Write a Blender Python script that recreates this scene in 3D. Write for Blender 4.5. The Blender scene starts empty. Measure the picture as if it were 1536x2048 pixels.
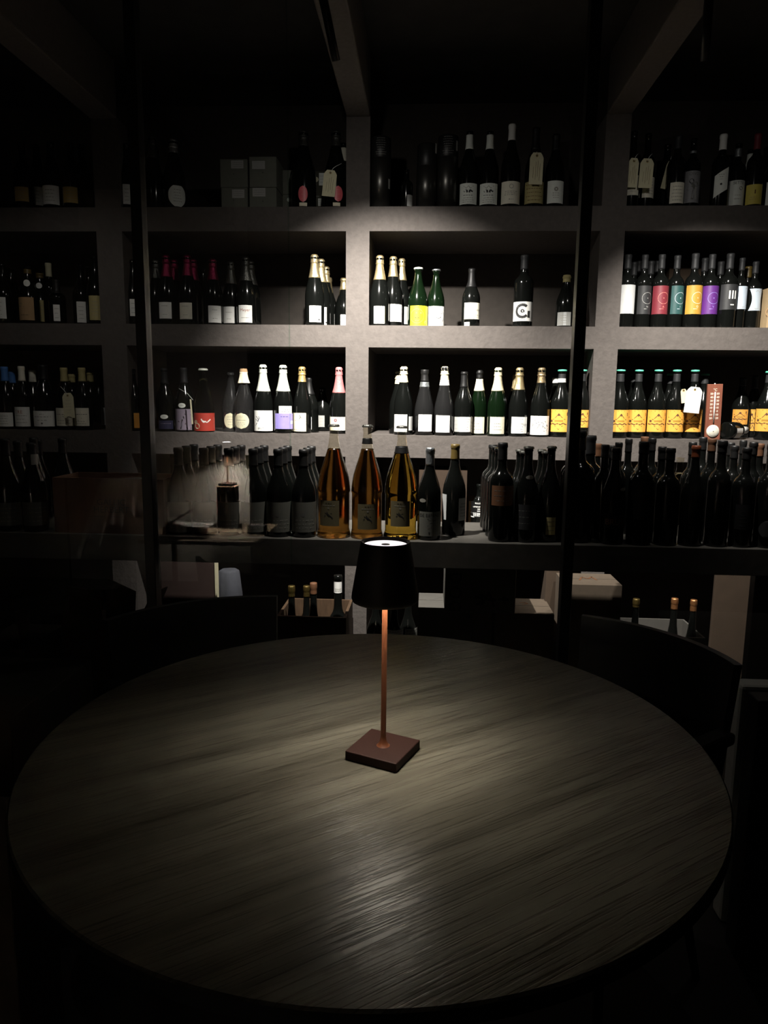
import bpy, bmesh, math, random
from mathutils import Vector, Matrix
random.seed(7)
SC = bpy.context.scene
COL = SC.collection
# ---------------------------------------------------------------- camera
F_PX, YAW, PITCH, ROLL = 1450.0, .0557, .1569, .0116
EYE = Vector((0, 0, 1.369))
_cy, _sy = math.cos(YAW), math.sin(YAW)
FW = Vector((-_sy*math.cos(PITCH), _cy*math.cos(PITCH), -math.sin(PITCH)))
R0 = Vector((_cy, _sy, 0)); U0 = R0.cross(FW)
RT = R0*math.cos(ROLL) + U0*math.sin(ROLL); UP = -R0*math.sin(ROLL) + U0*math.cos(ROLL)
cd = bpy.data.cameras.new('camera'); cam = bpy.data.objects.new('camera', cd); COL.objects.link(cam)
cd.sensor_fit = 'VERTICAL'; cd.sensor_height = 36; cd.lens = F_PX/2048*36; cd.clip_start = .02
m = Matrix((RT, UP, -FW)).transposed().to_4x4(); m.translation = EYE; cam.matrix_world = m
SC.camera = cam
SC.view_settings.view_transform = 'Standard'; SC.view_settings.look = 'None'
SC.view_settings.exposure = 0.0; SC.view_settings.gamma = 1.0
SC.cycles.max_bounces = 10; SC.cycles.transparent_max_bounces = 24; SC.cycles.transmission_bounces = 10; SC.cycles.sample_clamp_indirect = 60.0
# ---------------------------------------------------------------- light
w = bpy.data.worlds.new('world'); SC.world = w; w.use_nodes = True
w.node_tree.nodes['Background'].inputs[0].default_value = (1, .95, .85, 1)
w.node_tree.nodes['Background'].inputs[1].default_value = .0
SPOT_POWER = {'middle': 420, 'right': 250, 'left': 4.0}
SPILL = .014
TABLE_LAMP_EMIT = 80.0
CORNER_LAMP_EMIT = 700.0
# the three track spots: (name, top of housing, mouth of housing, aim point, cone degrees, blend, power key)
SPOTS = [
    ('middle', (-.325, 2.285, 2.525), (-.291, 2.35, 2.365), (-.14, 3.244, 1.25), 84, 1),
    ('right', (.775, 2.30, 2.52), (.800, 2.37, 2.36), (1.27, 3.244, 1.15), 74, 1),
    ('left', (-1.40, 2.30, 2.52), (-1.38, 2.36, 2.365), (-1.62, 3.244, 1.30), 92, 1),
]
def spot_light(key, mouth, aim, cone, blend, share=1.0):
    ld = bpy.data.lights.new('spot_light', 'SPOT'); lo = bpy.data.objects.new('spot_light', ld); COL.objects.link(lo)
    ld.energy = SPOT_POWER[key]*share; ld.spot_size = math.radians(cone); ld.spot_blend = blend; ld.shadow_soft_size = .014
    ld.color = (1, .95, .88)
    d = (Vector(aim)-Vector(mouth)).normalized(); lo.location = Vector(mouth)+d*.012
    lo.rotation_euler = d.to_track_quat('-Z', 'Y').to_euler()
    return lo
# ---------------------------------------------------------------- helpers
def ray(u, v): return FW + RT*((u-768)/F_PX) + UP*((1024-v)/F_PX)
def atY(u, v, Y): r = ray(u, v); return EYE + r*(Y/r.y)
def atZ(u, v, Z): r = ray(u, v); return EYE + r*((Z-EYE.z)/r.z)
MATS = {}
def mat(name, col=(.5, .5, .5), rough=.5, metal=0, emit=0, trans=0, ior=1.45, bump=None, vary=0, spec=.5, coat=0, sheen=0):
    """principled material with an optional noise bump (scale, strength, stretch) and slight colour variation"""
    if name in MATS: return MATS[name]
    mt = bpy.data.materials.new(name); mt.use_nodes = True; nt = mt.node_tree; b = nt.nodes['Principled BSDF']
    I = b.inputs
    I['Base Color'].default_value = (*col, 1); I['Roughness'].default_value = rough; I['Metallic'].default_value = metal
    I['Transmission Weight'].default_value = trans; I['IOR'].default_value = ior; I['Specular IOR Level'].default_value = spec
    I['Coat Weight'].default_value = coat
    if emit:
        I['Emission Color'].default_value = (*col, 1); I['Emission Strength'].default_value = emit
    if bump or vary:
        tc = nt.nodes.new('ShaderNodeTexCoord'); mp = nt.nodes.new('ShaderNodeMapping'); nz = nt.nodes.new('ShaderNodeTexNoise')
        s = bump[0] if bump else 40
        st = bump[2] if bump and len(bump) > 2 else (1, 1, 1)
        mp.inputs['Scale'].default_value = st; nz.inputs['Scale'].default_value = s; nz.inputs['Detail'].default_value = 4
        nt.links.new(tc.outputs['Object'], mp.inputs[0]); nt.links.new(mp.outputs[0], nz.inputs['Vector'])
        if bump:
            bp = nt.nodes.new('ShaderNodeBump'); bp.inputs['Strength'].default_value = bump[1]; bp.inputs['Distance'].default_value = .004
            nt.links.new(nz.outputs['Fac'], bp.inputs['Height']); nt.links.new(bp.outputs[0], I['Normal'])
        if vary:
            cr = nt.nodes.new('ShaderNodeValToRGB')
            cr.color_ramp.elements[0].position = .3; cr.color_ramp.elements[1].position = .7
            cr.color_ramp.elements[0].color = (*[c*(1-vary) for c in col], 1); cr.color_ramp.elements[1].color = (*[min(1, c*(1+vary)) for c in col], 1)
            nt.links.new(nz.outputs['Fac'], cr.inputs[0]); nt.links.new(cr.outputs[0], I['Base Color'])
    MATS[name] = mt
    return mt
def C(name):
    """named paint / paper / foil colours"""
    T = {
     'white': ((.82, .82, .78), .6), 'cream': ((.80, .74, .55), .6), 'ivory': ((.80, .77, .64), .6), 'tagcream': ((.66, .62, .42), .8),
     'grey': ((.35, .35, .33), .6), 'palegrey': ((.55, .56, .55), .6), 'darkgrey': ((.021, .022, .023), .55), 'black': ((.006, .006, .006), .5),
     'ink': ((.02, .02, .02), .7), 'softink': ((.30, .29, .25), .7), 'midink': ((.12, .12, .11), .7), 'brownink': ((.12, .05, .02), .7),
     'ochre': ((.42, .30, .10), .6), 'orange': ((.75, .34, .06), .6), 'amberlabel': ((.85, .42, .07), .6), 'goldlabel': ((.42, .23, .035), .5),
     'yellow': ((.80, .66, .015), .55), 'paleyellow': ((.62, .52, .10), .6), 'olivepaper': ((.42, .36, .16), .6), 'red': ((.40, .035, .02), .6),
     'crimson': ((.17, .022, .032), .5), 'teal': ((.020, .068, .066), .5), 'purple': ((.095, .02, .17), .5), 'lilac': ((.30, .25, .62), .6),
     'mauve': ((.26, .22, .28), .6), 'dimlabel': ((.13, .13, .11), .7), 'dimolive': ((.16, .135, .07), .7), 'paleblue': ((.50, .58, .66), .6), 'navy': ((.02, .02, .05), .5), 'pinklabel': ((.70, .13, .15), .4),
     'green': ((.05, .45, .28), .45), 'mint': ((.12, .55, .38), .45), 'terracotta': ((.32, .10, .06), .6), 'salmon': ((.75, .25, .2), .6),
     'tan': ((.42, .27, .14), .8), 'skyblue': ((.08, .22, .55), .5), 'chalk': ((.75, .78, .72), .6), 'picture': ((.25, .25, .26), .6), 'waxyellow': ((.11, .075, .018), .45),
     'waxorange': ((.25, .06, .02), .5), 'tube': ((.05, .05, .048), .42)}
    c, r = T[name]
    return mat('paper_'+name, c, r, vary=.04)
def foil(name):
    T = {'gold': ((.85, .62, .25), .34), 'palegold': ((.62, .50, .27), .38), 'bronze': ((.40, .30, .17), .35), 'pink': ((.17, .010, .04), .35),
     'silver': ((.62, .63, .62), .28), 'rose': ((.50, .17, .17), .4), 'whitefoil': ((.62, .65, .58), .45), 'creamfoil': ((.62, .57, .40), .42), 'darkfoil': ((.10, .10, .09), .35),
     'copper': ((.55, .25, .10), .3), 'greyfoil': ((.30, .32, .33), .35), 'oldgold': ((.12, .085, .025), .4)}
    c, r = T[name]
    return mat('foil_'+name, c, r, metal=.0 if name in ('whitefoil', 'creamfoil', 'rose') else .75, bump=(260, .5, (1, 1, .35)))
GLASS = {
 'dark': mat('dark_bottle_glass', (.004, .0045, .004), .12),
 'brown': mat('brown_bottle_glass', (.010, .006, .003), .12),
 'grey': mat('smoky_bottle_glass', (.011, .011, .011), .13),
 'green': mat('green_bottle_glass', (.0025, .007, .0025), .12),
 'greenclear': mat('clear_green_bottle_glass', (.05, .42, .10), .0, trans=1, ior=1.38),
 'olive': mat('olive_bottle_glass', (.42, .42, .16), .02, trans=1, ior=1.36),
 'amber': mat('amber_wine', (.27, .125, .025), .18, trans=1, ior=1.36),
 'yellowwine': mat('golden_wine', (.58, .36, .05), .05, trans=1, ior=1.36),
 'tintwhite': mat('pale_wine', (.8, .75, .45), .0, trans=1, ior=1.36),
}
def thin_glass(name, tint=(1, 1, 1), ior=1.5):
    mt = bpy.data.materials.new(name); mt.use_nodes = True; nt = mt.node_tree; nt.nodes.remove(nt.nodes['Principled BSDF'])
    out = nt.nodes['Material Output']; tr = nt.nodes.new('ShaderNodeBsdfTransparent'); gl = nt.nodes.new('ShaderNodeBsdfGlossy')
    fr = nt.nodes.new('ShaderNodeFresnel'); ge = nt.nodes.new('ShaderNodeNewGeometry'); inv = nt.nodes.new('ShaderNodeMath'); mu = nt.nodes.new('ShaderNodeMath')
    mx = nt.nodes.new('ShaderNodeMixShader')
    tr.inputs[0].default_value = (*tint, 1); gl.inputs['Roughness'].default_value = 0; fr.inputs[0].default_value = ior
    inv.operation = 'SUBTRACT'; inv.inputs[0].default_value = 2.0; mu.operation = 'MULTIPLY'
    sc = nt.nodes.new('ShaderNodeMath'); sc.operation = 'MULTIPLY'; sc.inputs[1].default_value = 2.0
    nt.links.new(ge.outputs['Backfacing'], sc.inputs[0]); nt.links.new(sc.outputs[0], inv.inputs[1])
    nt.links.new(fr.outputs[0], mu.inputs[0]); nt.links.new(inv.outputs[0], mu.inputs[1])
    nt.links.new(mu.outputs[0], mx.inputs[0]); nt.links.new(tr.outputs[0], mx.inputs[1]); nt.links.new(gl.outputs[0], mx.inputs[2])
    nt.links.new(mx.outputs[0], out.inputs[0]); return mt
def tint_only(name, tint):
    mt = bpy.data.materials.new(name); mt.use_nodes = True; nt = mt.node_tree; nt.nodes.remove(nt.nodes['Principled BSDF'])
    tr = nt.nodes.new('ShaderNodeBsdfTransparent'); tr.inputs[0].default_value = (*tint, 1); nt.links.new(tr.outputs[0], nt.nodes['Material Output'].inputs[0]); return mt
PANE_EDGE = tint_only('polished_glass_edge', (.86, .92, .89))
PANE = thin_glass('window_glass'); NECKGLASS = thin_glass('clear_bottle_glass', (.90, .88, .80))

class MB:
    """collects faces with material slots; build() links them as ONE mesh object"""
    def __init__(s): s.v = []; s.f = []; s.mi = []; s.ms = []; s.sm = []
    def slot(s, m):
        if m not in s.ms: s.ms.append(m)
        return s.ms.index(m)
    def add(s, vs, fs, m, smooth=False):
        o = len(s.v); k = s.slot(m); s.v += [tuple(p) for p in vs]
        for f in fs: s.f.append([i+o for i in f]); s.mi.append(k); s.sm.append(smooth)
    def box(s, a, b, m, rot=None, piv=None):
        (x0, y0, z0), (x1, y1, z1) = a, b
        vs = [Vector(p) for p in ((x0, y0, z0), (x1, y0, z0), (x1, y1, z0), (x0, y1, z0), (x0, y0, z1), (x1, y0, z1), (x1, y1, z1), (x0, y1, z1))]
        if rot is not None:
            p = Vector(piv if piv is not None else ((x0+x1)/2, (y0+y1)/2, z0)); vs = [rot @ (q-p) + p for q in vs]
        s.add(vs, [(0, 3, 2, 1), (4, 5, 6, 7), (0, 1, 5, 4), (1, 2, 6, 5), (2, 3, 7, 6), (3, 0, 4, 7)], m)
    def lathe(s, prof, m, seg=36, cx=0, cy=0, cz=0, wob=None, smooth=True, axis=None):
        """prof: list of (r, z[, material])"""
        vs = []; idx = []
        for k, p in enumerate(prof):
            r, z = p[0], p[1]
            if r < 1e-6: idx.append([len(vs)]); vs.append((cx, cy, cz+z)); continue
            row = []
            for i in range(seg):
                a = 2*math.pi*i/seg; rr = r*(1+(wob(a, z) if wob else 0)); row.append(len(vs)); vs.append((cx+rr*math.cos(a), cy+rr*math.sin(a), cz+z))
            idx.append(row)
        if axis is not None: vs = [axis @ Vector(q) for q in vs]
        o = len(s.v); s.v += [tuple(q) for q in vs]
        for k in range(len(prof)-1):
            mm = prof[k][2] if len(prof[k]) > 2 else m; ki = s.slot(mm)
            A, B = idx[k], idx[k+1]
            for i in range(seg):
                j = (i+1) % seg
                if len(A) == 1 and len(B) == 1: continue
                if len(A) == 1: f = [A[0], B[j], B[i]]
                elif len(B) == 1: f = [A[i], A[j], B[0]]
                else: f = [A[i], A[j], B[j], B[i]]
                s.f.append([q+o for q in f]); s.mi.append(ki); s.sm.append(smooth)
    def tube(s, pts, r, m, seg=8):
        pts = [Vector(p) for p in pts]; vs = []; n = len(pts)
        for i, p in enumerate(pts):
            t = (pts[min(i+1, n-1)]-pts[max(i-1, 0)]).normalized(); a = t.cross(Vector((0, 0, 1)))
            if a.length < 1e-3: a = t.cross(Vector((0, 1, 0)))
            a.normalize(); b = t.cross(a); rr = r[i] if isinstance(r, (list, tuple)) else r
            vs += [p + a*rr*math.cos(2*math.pi*k/seg) + b*rr*math.sin(2*math.pi*k/seg) for k in range(seg)]
        fs = [(i*seg+k, i*seg+(k+1) % seg, (i+1)*seg+(k+1) % seg, (i+1)*seg+k) for i in range(n-1) for k in range(seg)]
        fs += [tuple(range(seg))[::-1], tuple((n-1)*seg+k for k in range(seg))]
        s.add(vs, fs, m, True)
    def build(s, name, parent=None, loc=(0, 0, 0), bevel=0, normals=False):
        me = bpy.data.meshes.new(name); me.from_pydata(s.v, [], s.f)
        for m_ in s.ms: me.materials.append(m_)
        me.polygons.foreach_set('material_index', s.mi); me.polygons.foreach_set('use_smooth', s.sm)
        if normals:
            bm = bmesh.new(); bm.from_mesh(me); bmesh.ops.recalc_face_normals(bm, faces=bm.faces); bm.to_mesh(me); bm.free()
        me.update()
        o = bpy.data.objects.new(name, me); COL.objects.link(o); o.location = loc
        if parent: o.parent = parent
        if bevel:
            bv = o.modifiers.new('bevel', 'BEVEL'); bv.width = bevel; bv.segments = 2; bv.limit_method = 'ANGLE'
        return o
def empty(name, loc, rz=0):
    o = bpy.data.objects.new(name, None); COL.objects.link(o); o.location = loc; o.rotation_euler[2] = rz; o.empty_display_size = .05
    return o
USED = {}
def tag(o, label=None, cat=None, group=None, kind=None):
    if label: o['label'] = label; USED.setdefault(label, 0); USED[label] += 1
    if cat: o['category'] = cat
    if group: o['group'] = group
    if kind: o['kind'] = kind
    return o
# text outlines, cached, as 2-D polygons of unit height
_T = {}
def text_poly(s, bold=0):
    if (s, bold) in _T: return _T[(s, bold)]
    cu = bpy.data.curves.new('t', 'FONT'); cu.body = s; cu.resolution_u = 3; cu.offset = bold
    ob = bpy.data.objects.new('t', cu); COL.objects.link(ob); dg = bpy.context.evaluated_depsgraph_get()
    me = bpy.data.meshes.new_from_object(ob.evaluated_get(dg)); vs = [(p.co.x, p.co.y) for p in me.vertices]; fs = [tuple(p.vertices) for p in me.polygons]
    bpy.data.objects.remove(ob); bpy.data.curves.remove(cu); bpy.data.meshes.remove(me)
    if not vs: _T[(s, bold)] = ([], [], 0); return _T[(s, bold)]
    x0 = min(p[0] for p in vs); x1 = max(p[0] for p in vs); h = .70
    vs = [((x-(x0+x1)/2)/h, (y-.35)/h) for x, y in vs]; _T[(s, bold)] = (vs, fs, (x1-x0)/h)
    return _T[(s, bold)]
class Surf:
    """a label-sized surface, flat or wrapped on a cylinder; metric coords x (right), y (up) from its centre"""
    def __init__(s, W, H, r=0, org=(0, 0, 0), ang=0, right=None, up=None):
        s.W, s.H, s.r, s.org, s.ang = W, H, r, Vector(org), ang
        s.right = Vector(right) if right is not None else None; s.up = Vector(up) if up is not None else Vector((0, 0, 1))
        if s.right is not None: s.n = s.right.cross(s.up).normalized()
    def pt(s, x, y, lift):
        if s.right is not None: return s.org + s.right*x + s.up*y + s.n*lift
        a = s.ang + x/s.r; rr = s.r+lift
        return s.org + Vector((rr*math.sin(a), -rr*math.cos(a), y))
    def patch(s, mb, m, shape='rect', lift=.0006):
        rows = 2 if shape == 'rect' else 13; nu = 10 if s.right is None else 2; vs = []; fs = []
        for j in range(rows):
            v = j/(rows-1)*2-1
            if shape == 'oval': k = math.sqrt(max(0, 1-v*v)); a, b = -k, k
            elif shape == 'shield': k = min(1, .35+.65*(1-abs(v)**2.2)) if v < 0 else 1-.55*v**3; a, b = -k, k
            elif shape == 'waist': k = .62+.38*abs(v)**2; a, b = -k, k
            elif shape == 'halfL': k = math.sqrt(max(0, 1-v*v)); a, b = 1-2*k, 1
            elif shape == 'slant': a, b = -1, 1
            elif shape == 'tag': k = 1 if v < .72 else 1-.45*(v-.72)/.28; a, b = -k, k
            else: a, b = -1, 1
            for i in range(nu+1):
                x = (a+(b-a)*i/nu)*s.W/2; y = v*s.H/2
                if shape == 'slant': y = y*.72 + x/s.W*s.H*.28
                vs.append(s.pt(x, y, lift))
        fs = [(j*(nu+1)+i, j*(nu+1)+i+1, (j+1)*(nu+1)+i+1, (j+1)*(nu+1)+i) for j in range(rows-1) for i in range(nu)]
        mb.add(vs, fs, m, True)
    def draw(s, mb, ops, lift=.0011, k=1):
        """ops in label units, u and v from -1 to 1"""
        K = k
        for op in ops:
            k = op[0]; W, H = s.W/2, s.H/2
            if k == 'text':      # text, u, v, height(m), ink[, rot][, bold]
                _, t, u, v, h, ink = op[:6]; h = h*K; vs, fs, wd = text_poly(t, op[7] if len(op) > 7 else 0); rot = op[6] if len(op) > 6 else 0
                c_, s_ = math.cos(rot), math.sin(rot)
                mb.add([s.pt(u*W+(x*c_-y*s_)*h, v*H+(x*s_+y*c_)*h, lift) for x, y in vs], fs, C(ink))
            elif k == 'lines':   # n rows of short dashes like small print: n, v0, v1, halfwidth, ink
                _, n, v0, v1, hw, ink = op; rnd = random.Random(n*7+int(v0*50))
                for i in range(n):
                    v = v0+(v1-v0)*i/max(1, n-1); x = -hw*rnd.uniform(.6, 1); e = -x
                    while x < e:
                        l = rnd.uniform(.10, .28); x2 = min(e, x+l); s._quad(mb, x*W, v*H, x2*W, v*H, .0011*K, C(ink), lift); x = x2+.07
            elif k == 'line': _, u0, v0, u1, v1, wd, ink = op; s._quad(mb, u0*W, v0*H, u1*W, v1*H, wd*K, C(ink), lift)
            elif k == 'path':
                _, pts, wd, ink = op
                for (a, b), (c_, d) in zip(pts, pts[1:]): s._quad(mb, a*W, b*H, c_*W, d*H, wd*K, C(ink), lift)
            elif k == 'ring':    # u, v, r(m), width, ink[, a0, a1]
                _, u, v, r, wd, ink = op[:6]; r *= K; wd *= K; a0, a1 = (op[6], op[7]) if len(op) > 6 else (0, 360); n = 28
                p = [(u*W+r*math.cos(math.radians(a0+(a1-a0)*i/n)), v*H+r*math.sin(math.radians(a0+(a1-a0)*i/n))) for i in range(n+1)]
                for a, b in zip(p, p[1:]): s._quad(mb, *a, *b, wd, C(ink), lift)
            elif k == 'disc':
                _, u, v, r, ink = op; r *= K; n = 16
                mb.add([s.pt(u*W+r*math.cos(2*math.pi*i/n), v*H+r*math.sin(2*math.pi*i/n), lift) for i in range(n)], [tuple(range(n))], C(ink))
            elif k == 'rect':
                _, u0, v0, u1, v1, ink = op; n = 6
                vs = [s.pt((u0+(u1-u0)*i/n)*W, v*H, lift-.0002) for v in (v0, v1) for i in range(n+1)]
                mb.add(vs, [(i, i+1, n+2+i, n+1+i) for i in range(n)], C(ink))
    def _quad(s, mb, x0, y0, x1, y1, w_, m, lift):
        dx, dy = x1-x0, y1-y0; l = math.hypot(dx, dy) or 1; nx, ny = -dy/l*w_/2, dx/l*w_/2
        mb.add([s.pt(x0+nx, y0+ny, lift), s.pt(x0-nx, y0-ny, lift), s.pt(x1-nx, y1-ny, lift), s.pt(x1+nx, y1+ny, lift)], [(0, 1, 2, 3)], m)
# ---------------------------------------------------------------- setting
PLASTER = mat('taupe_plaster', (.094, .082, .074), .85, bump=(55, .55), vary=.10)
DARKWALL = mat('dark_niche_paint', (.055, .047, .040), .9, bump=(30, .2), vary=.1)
CEIL = mat('dark_ceiling_paint', (.030, .028, .025), .9, bump=(12, .2), vary=.2)
FLOORM = mat('dark_floor', (.03, .028, .025), .6, bump=(6, .1), vary=.2)
REARWALL = mat('pale_rear_plaster', (.60, .57, .52), .85, vary=.02)
DARKREAR = mat('dark_rear_paint', (.018, .017, .016), .9, vary=.1)
BLACKMETAL = mat('black_steel', (.010, .010, .010), .38, metal=.4, vary=.1)
COUNTERM = mat('dark_counter_laminate', (.085, .08, .07), .5, bump=(30, .08), vary=.15)
ZS = {'A': 2.171, 'B': 1.679, 'C': 1.203, 'E': .713, 'K': .880}
D = 3.244; DEEP = .50
XL, XR = -3.3, 2.6
def struct(name, mb, bevel=0): return tag(mb.build(name, bevel=bevel, normals=True), kind='structure')
mb = MB(); mb.box((XL, -2.2, -.05), (XR, D+DEEP+.1, 0), FLOORM); struct('floor', mb)
mb = MB(); mb.box((XL, -2.2, 2.76), (XR, D+DEEP+.1, 2.82), CEIL); struct('ceiling', mb)
mb = MB(); mb.box((XL-.06, -2.2, -.05), (XL, D+DEEP+.1, 2.82), DARKREAR); struct('wall_left', mb)
mb = MB(); mb.box((XR, -2.2, -.05), (XR+.06, D+DEEP+.1, 2.82), DARKREAR); struct('wall_right', mb)
mb = MB(); mb.box((XL-.06, -2.26, -.05), (XR+.06, -2.2, 2.82), DARKREAR); struct('wall_rear', mb)
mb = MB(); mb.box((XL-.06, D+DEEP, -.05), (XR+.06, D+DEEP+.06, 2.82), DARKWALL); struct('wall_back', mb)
# plastered shelving: shelf slabs and uprights as one built-in structure, each its own part of the wall
POSTS = [(-2.545, -2.435), (-1.455, -1.340), (-.358, -.257), (.717, .819), (1.79, 1.895)]
for n, (x0, x1) in enumerate(POSTS):
    mb = MB(); mb.box((x0, D, 0), (x1, D+DEEP, 2.53), PLASTER); struct('trim_%d' % (n+1), mb)
SLABS = [(2.171, 2.071), (1.679, 1.585), (1.203, 1.103), (.713, .615), (.13, .0)]
k = 6
for zt, zb in SLABS:
    xs = [XL]+[q for p in POSTS for q in p]+[XR]
    for a, b in zip(xs[::2], xs[1::2]):
        mb = MB(); mb.box((a, D, zb), (b, D+DEEP, zt), PLASTER); struct('trim_%d' % k, mb); k += 1
for x0, x1 in POSTS:      # ceiling beams running back from the uprights
    mb = MB(); mb.box((x0+.0, -2.2, 2.527), (x1, D, 2.76), PLASTER); struct('trim_%d' % k, mb, bevel=.006); k += 1
mb = MB(); mb.box((-3.3, -1.00, 0), (-1.268, -.93, 2.76), REARWALL); struct('wall_partition', mb)
# glass partition with black uprights
YG = 2.12; MW = .031
for xc in (-2.07, -.824, .424, 1.67):
    mb = MB(); mb.box((xc-MW/2, YG-.022, 0), (xc+MW/2, YG+.022, 2.527), BLACKMETAL); struct('trim_%d' % k, mb, bevel=.002); k += 1
mb = MB(); mb.box((-3.3, YG-.022, 2.49), (2.6, YG+.022, 2.527), BLACKMETAL)
n = 1
for x0, x1 in ((-3.3, -2.086), (-2.054, -.840), (-.808, -.395), (.440, 1.654), (1.686, 2.6)):
    mb = MB(); mb.box((x0, YG-.004, .02), (x1-.003, YG+.004, 2.49), PANE); mb.box((x1-.003, YG-.004, .02), (x1, YG+.004, 2.49), PANE_EDGE); struct('window_%d' % n, mb); n += 1
# ---------------------------------------------------------------- track spots
def spotlight(key, top, mouth, aim, cone, blend, label):
    r = empty('spotlight', top); tag(r, label, 'spotlight', 'track spots under the ceiling beams')
    t, m_, a = Vector(top), Vector(mouth), Vector(aim)
    mb = MB(); ax = (m_-t).normalized(); q = ax.to_track_quat('Z', 'Y').to_matrix(); L = (m_-t).length; R = .013
    mb.lathe([(0, 0), (R, 0), (R, L), (R*.85, L), (R*.8, L-.012), (0, L-.012)], BLACKMETAL, 20, axis=q); mb.build('housing', r)
    mb = MB(); mb.lathe([(R*.78, L-.010), (0, L-.010)], mat('spot_lens', (1, .93, .84), .3, emit=6), 20, axis=q); mb.build('lens', r)
    mb = MB(); mb.box((-.016, -.016, 0), (.016, .016, 2.53-t.z if t.z < 2.53 else .004), BLACKMETAL); mb.build('bracket', r)
    lo = spot_light(key, mouth, aim, cone, blend); lo.parent = r; lo.location = lo.location-t
    lo = spot_light(key, mouth, aim, 160, 1, SPILL); lo.parent = r; lo.location = lo.location-t
for (key, top, mouth, aim, cone, blend), lab in zip(SPOTS, ('slim black tube spotlight under the beam above the middle upright', 'slim black tube spotlight near the beam at upper right', 'slim black tube spotlight under the dark beam at upper left')):
    spotlight(key, top, mouth, aim, cone, blend, lab)
# ---------------------------------------------------------------- table
def wood():
    mt = bpy.data.materials.new('grey_oak_laminate'); mt.use_nodes = True; nt = mt.node_tree; b = nt.nodes['Principled BSDF']; N = nt.nodes.new; L = nt.links.new
    tc = N('ShaderNodeTexCoord'); mp = N('ShaderNodeMapping'); mp.inputs['Rotation'].default_value[2] = -math.radians(35); L(tc.outputs['Object'], mp.inputs[0])
    m2 = N('ShaderNodeMapping'); m2.inputs['Scale'].default_value = (1.0, 30, 1); L(mp.outputs[0], m2.inputs[0])
    n1 = N('ShaderNodeTexNoise'); n1.inputs['Scale'].default_value = 1.0; n1.inputs['Detail'].default_value = 5; n1.inputs['Distortion'].default_value = .05; L(m2.outputs[0], n1.inputs['Vector'])
    m3 = N('ShaderNodeMapping'); m3.inputs['Scale'].default_value = (8, 300, 1); L(mp.outputs[0], m3.inputs[0])
    n2 = N('ShaderNodeTexNoise'); n2.inputs['Scale'].default_value = 1.0; n2.inputs['Detail'].default_value = 3; n2.inputs['Distortion'].default_value = .12; L(m3.outputs[0], n2.inputs['Vector'])
    m4 = N('ShaderNodeMapping'); m4.inputs['Scale'].default_value = (.5, 6.5, 1); L(mp.outputs[0], m4.inputs[0])
    n3 = N('ShaderNodeTexNoise'); n3.inputs['Scale'].default_value = 1.0; n3.inputs['Detail'].default_value = 2; L(m4.outputs[0], n3.inputs['Vector'])
    ad = N('ShaderNodeMath'); ad.operation = 'MULTIPLY_ADD'; ad.inputs[1].default_value = .5; L(n1.outputs['Fac'], ad.inputs[0])
    a2 = N('ShaderNodeMath'); a2.operation = 'MULTIPLY'; a2.inputs[1].default_value = .5; L(n3.outputs['Fac'], a2.inputs[0]); L(a2.outputs[0], ad.inputs[2])
    cr = N('ShaderNodeValToRGB'); e = cr.color_ramp.elements; e[0].position = .36; e[0].color = (.054, .048, .035, 1); e[1].position = .64; e[1].color = (.165, .154, .120, 1)
    L(ad.outputs[0], cr.inputs[0])
    cr2 = N('ShaderNodeValToRGB'); e = cr2.color_ramp.elements; e[0].position = .36; e[0].color = (.55, .52, .5, 1); e[1].position = .50; e[1].color = (1, 1, 1, 1); L(n2.outputs['Fac'], cr2.inputs[0])
    mx = N('ShaderNodeMix'); mx.data_type = 'RGBA'; mx.blend_type = 'MULTIPLY'; mx.inputs[0].default_value = .9; L(cr.outputs[0], mx.inputs[6]); L(cr2.outputs[0], mx.inputs[7])
    L(mx.outputs[2], b.inputs['Base Color'])
    bp = N('ShaderNodeBump'); bp.inputs['Strength'].default_value = .55; bp.inputs['Distance'].default_value = .0012; L(cr2.outputs[0], bp.inputs['Height']); L(bp.outputs[0], b.inputs['Normal'])
    b.inputs['Roughness'].default_value = .31; b.inputs['Specular IOR Level'].default_value = .13
    return mt
WOOD = wood()
TX, TY, TR = -.085, 1.247, .599
t = tag(empty('round_table', (TX, TY, 0)), 'large round grey oak table holding the lit cordless lamp', 'table')
mb = MB(); mb.lathe([(0, .722, BLACKMETAL), (TR-.012, .722, BLACKMETAL), (TR, .726, BLACKMETAL), (TR, .747, WOOD), (TR-.003, .75, WOOD), (0, .75)], WOOD, 128, smooth=False)
o = mb.build('tabletop', t, normals=True)
mb = MB(); mb.lathe([(0, .715), (.09, .715), (.09, .722), (.035, .722)][:3] + [(.09, .7219), (0, .7219)], BLACKMETAL, 32); mb.build('mounting_plate', t, normals=True)
mb = MB(); mb.lathe([(.035, .02), (.035, .715)], BLACKMETAL, 28); mb.build('pedestal', t)
mb = MB(); mb.lathe([(0, 0), (.24, 0), (.24, .012), (.05, .025), (0, .025)], BLACKMETAL, 48); mb.build('base_plate', t, normals=True)
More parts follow.
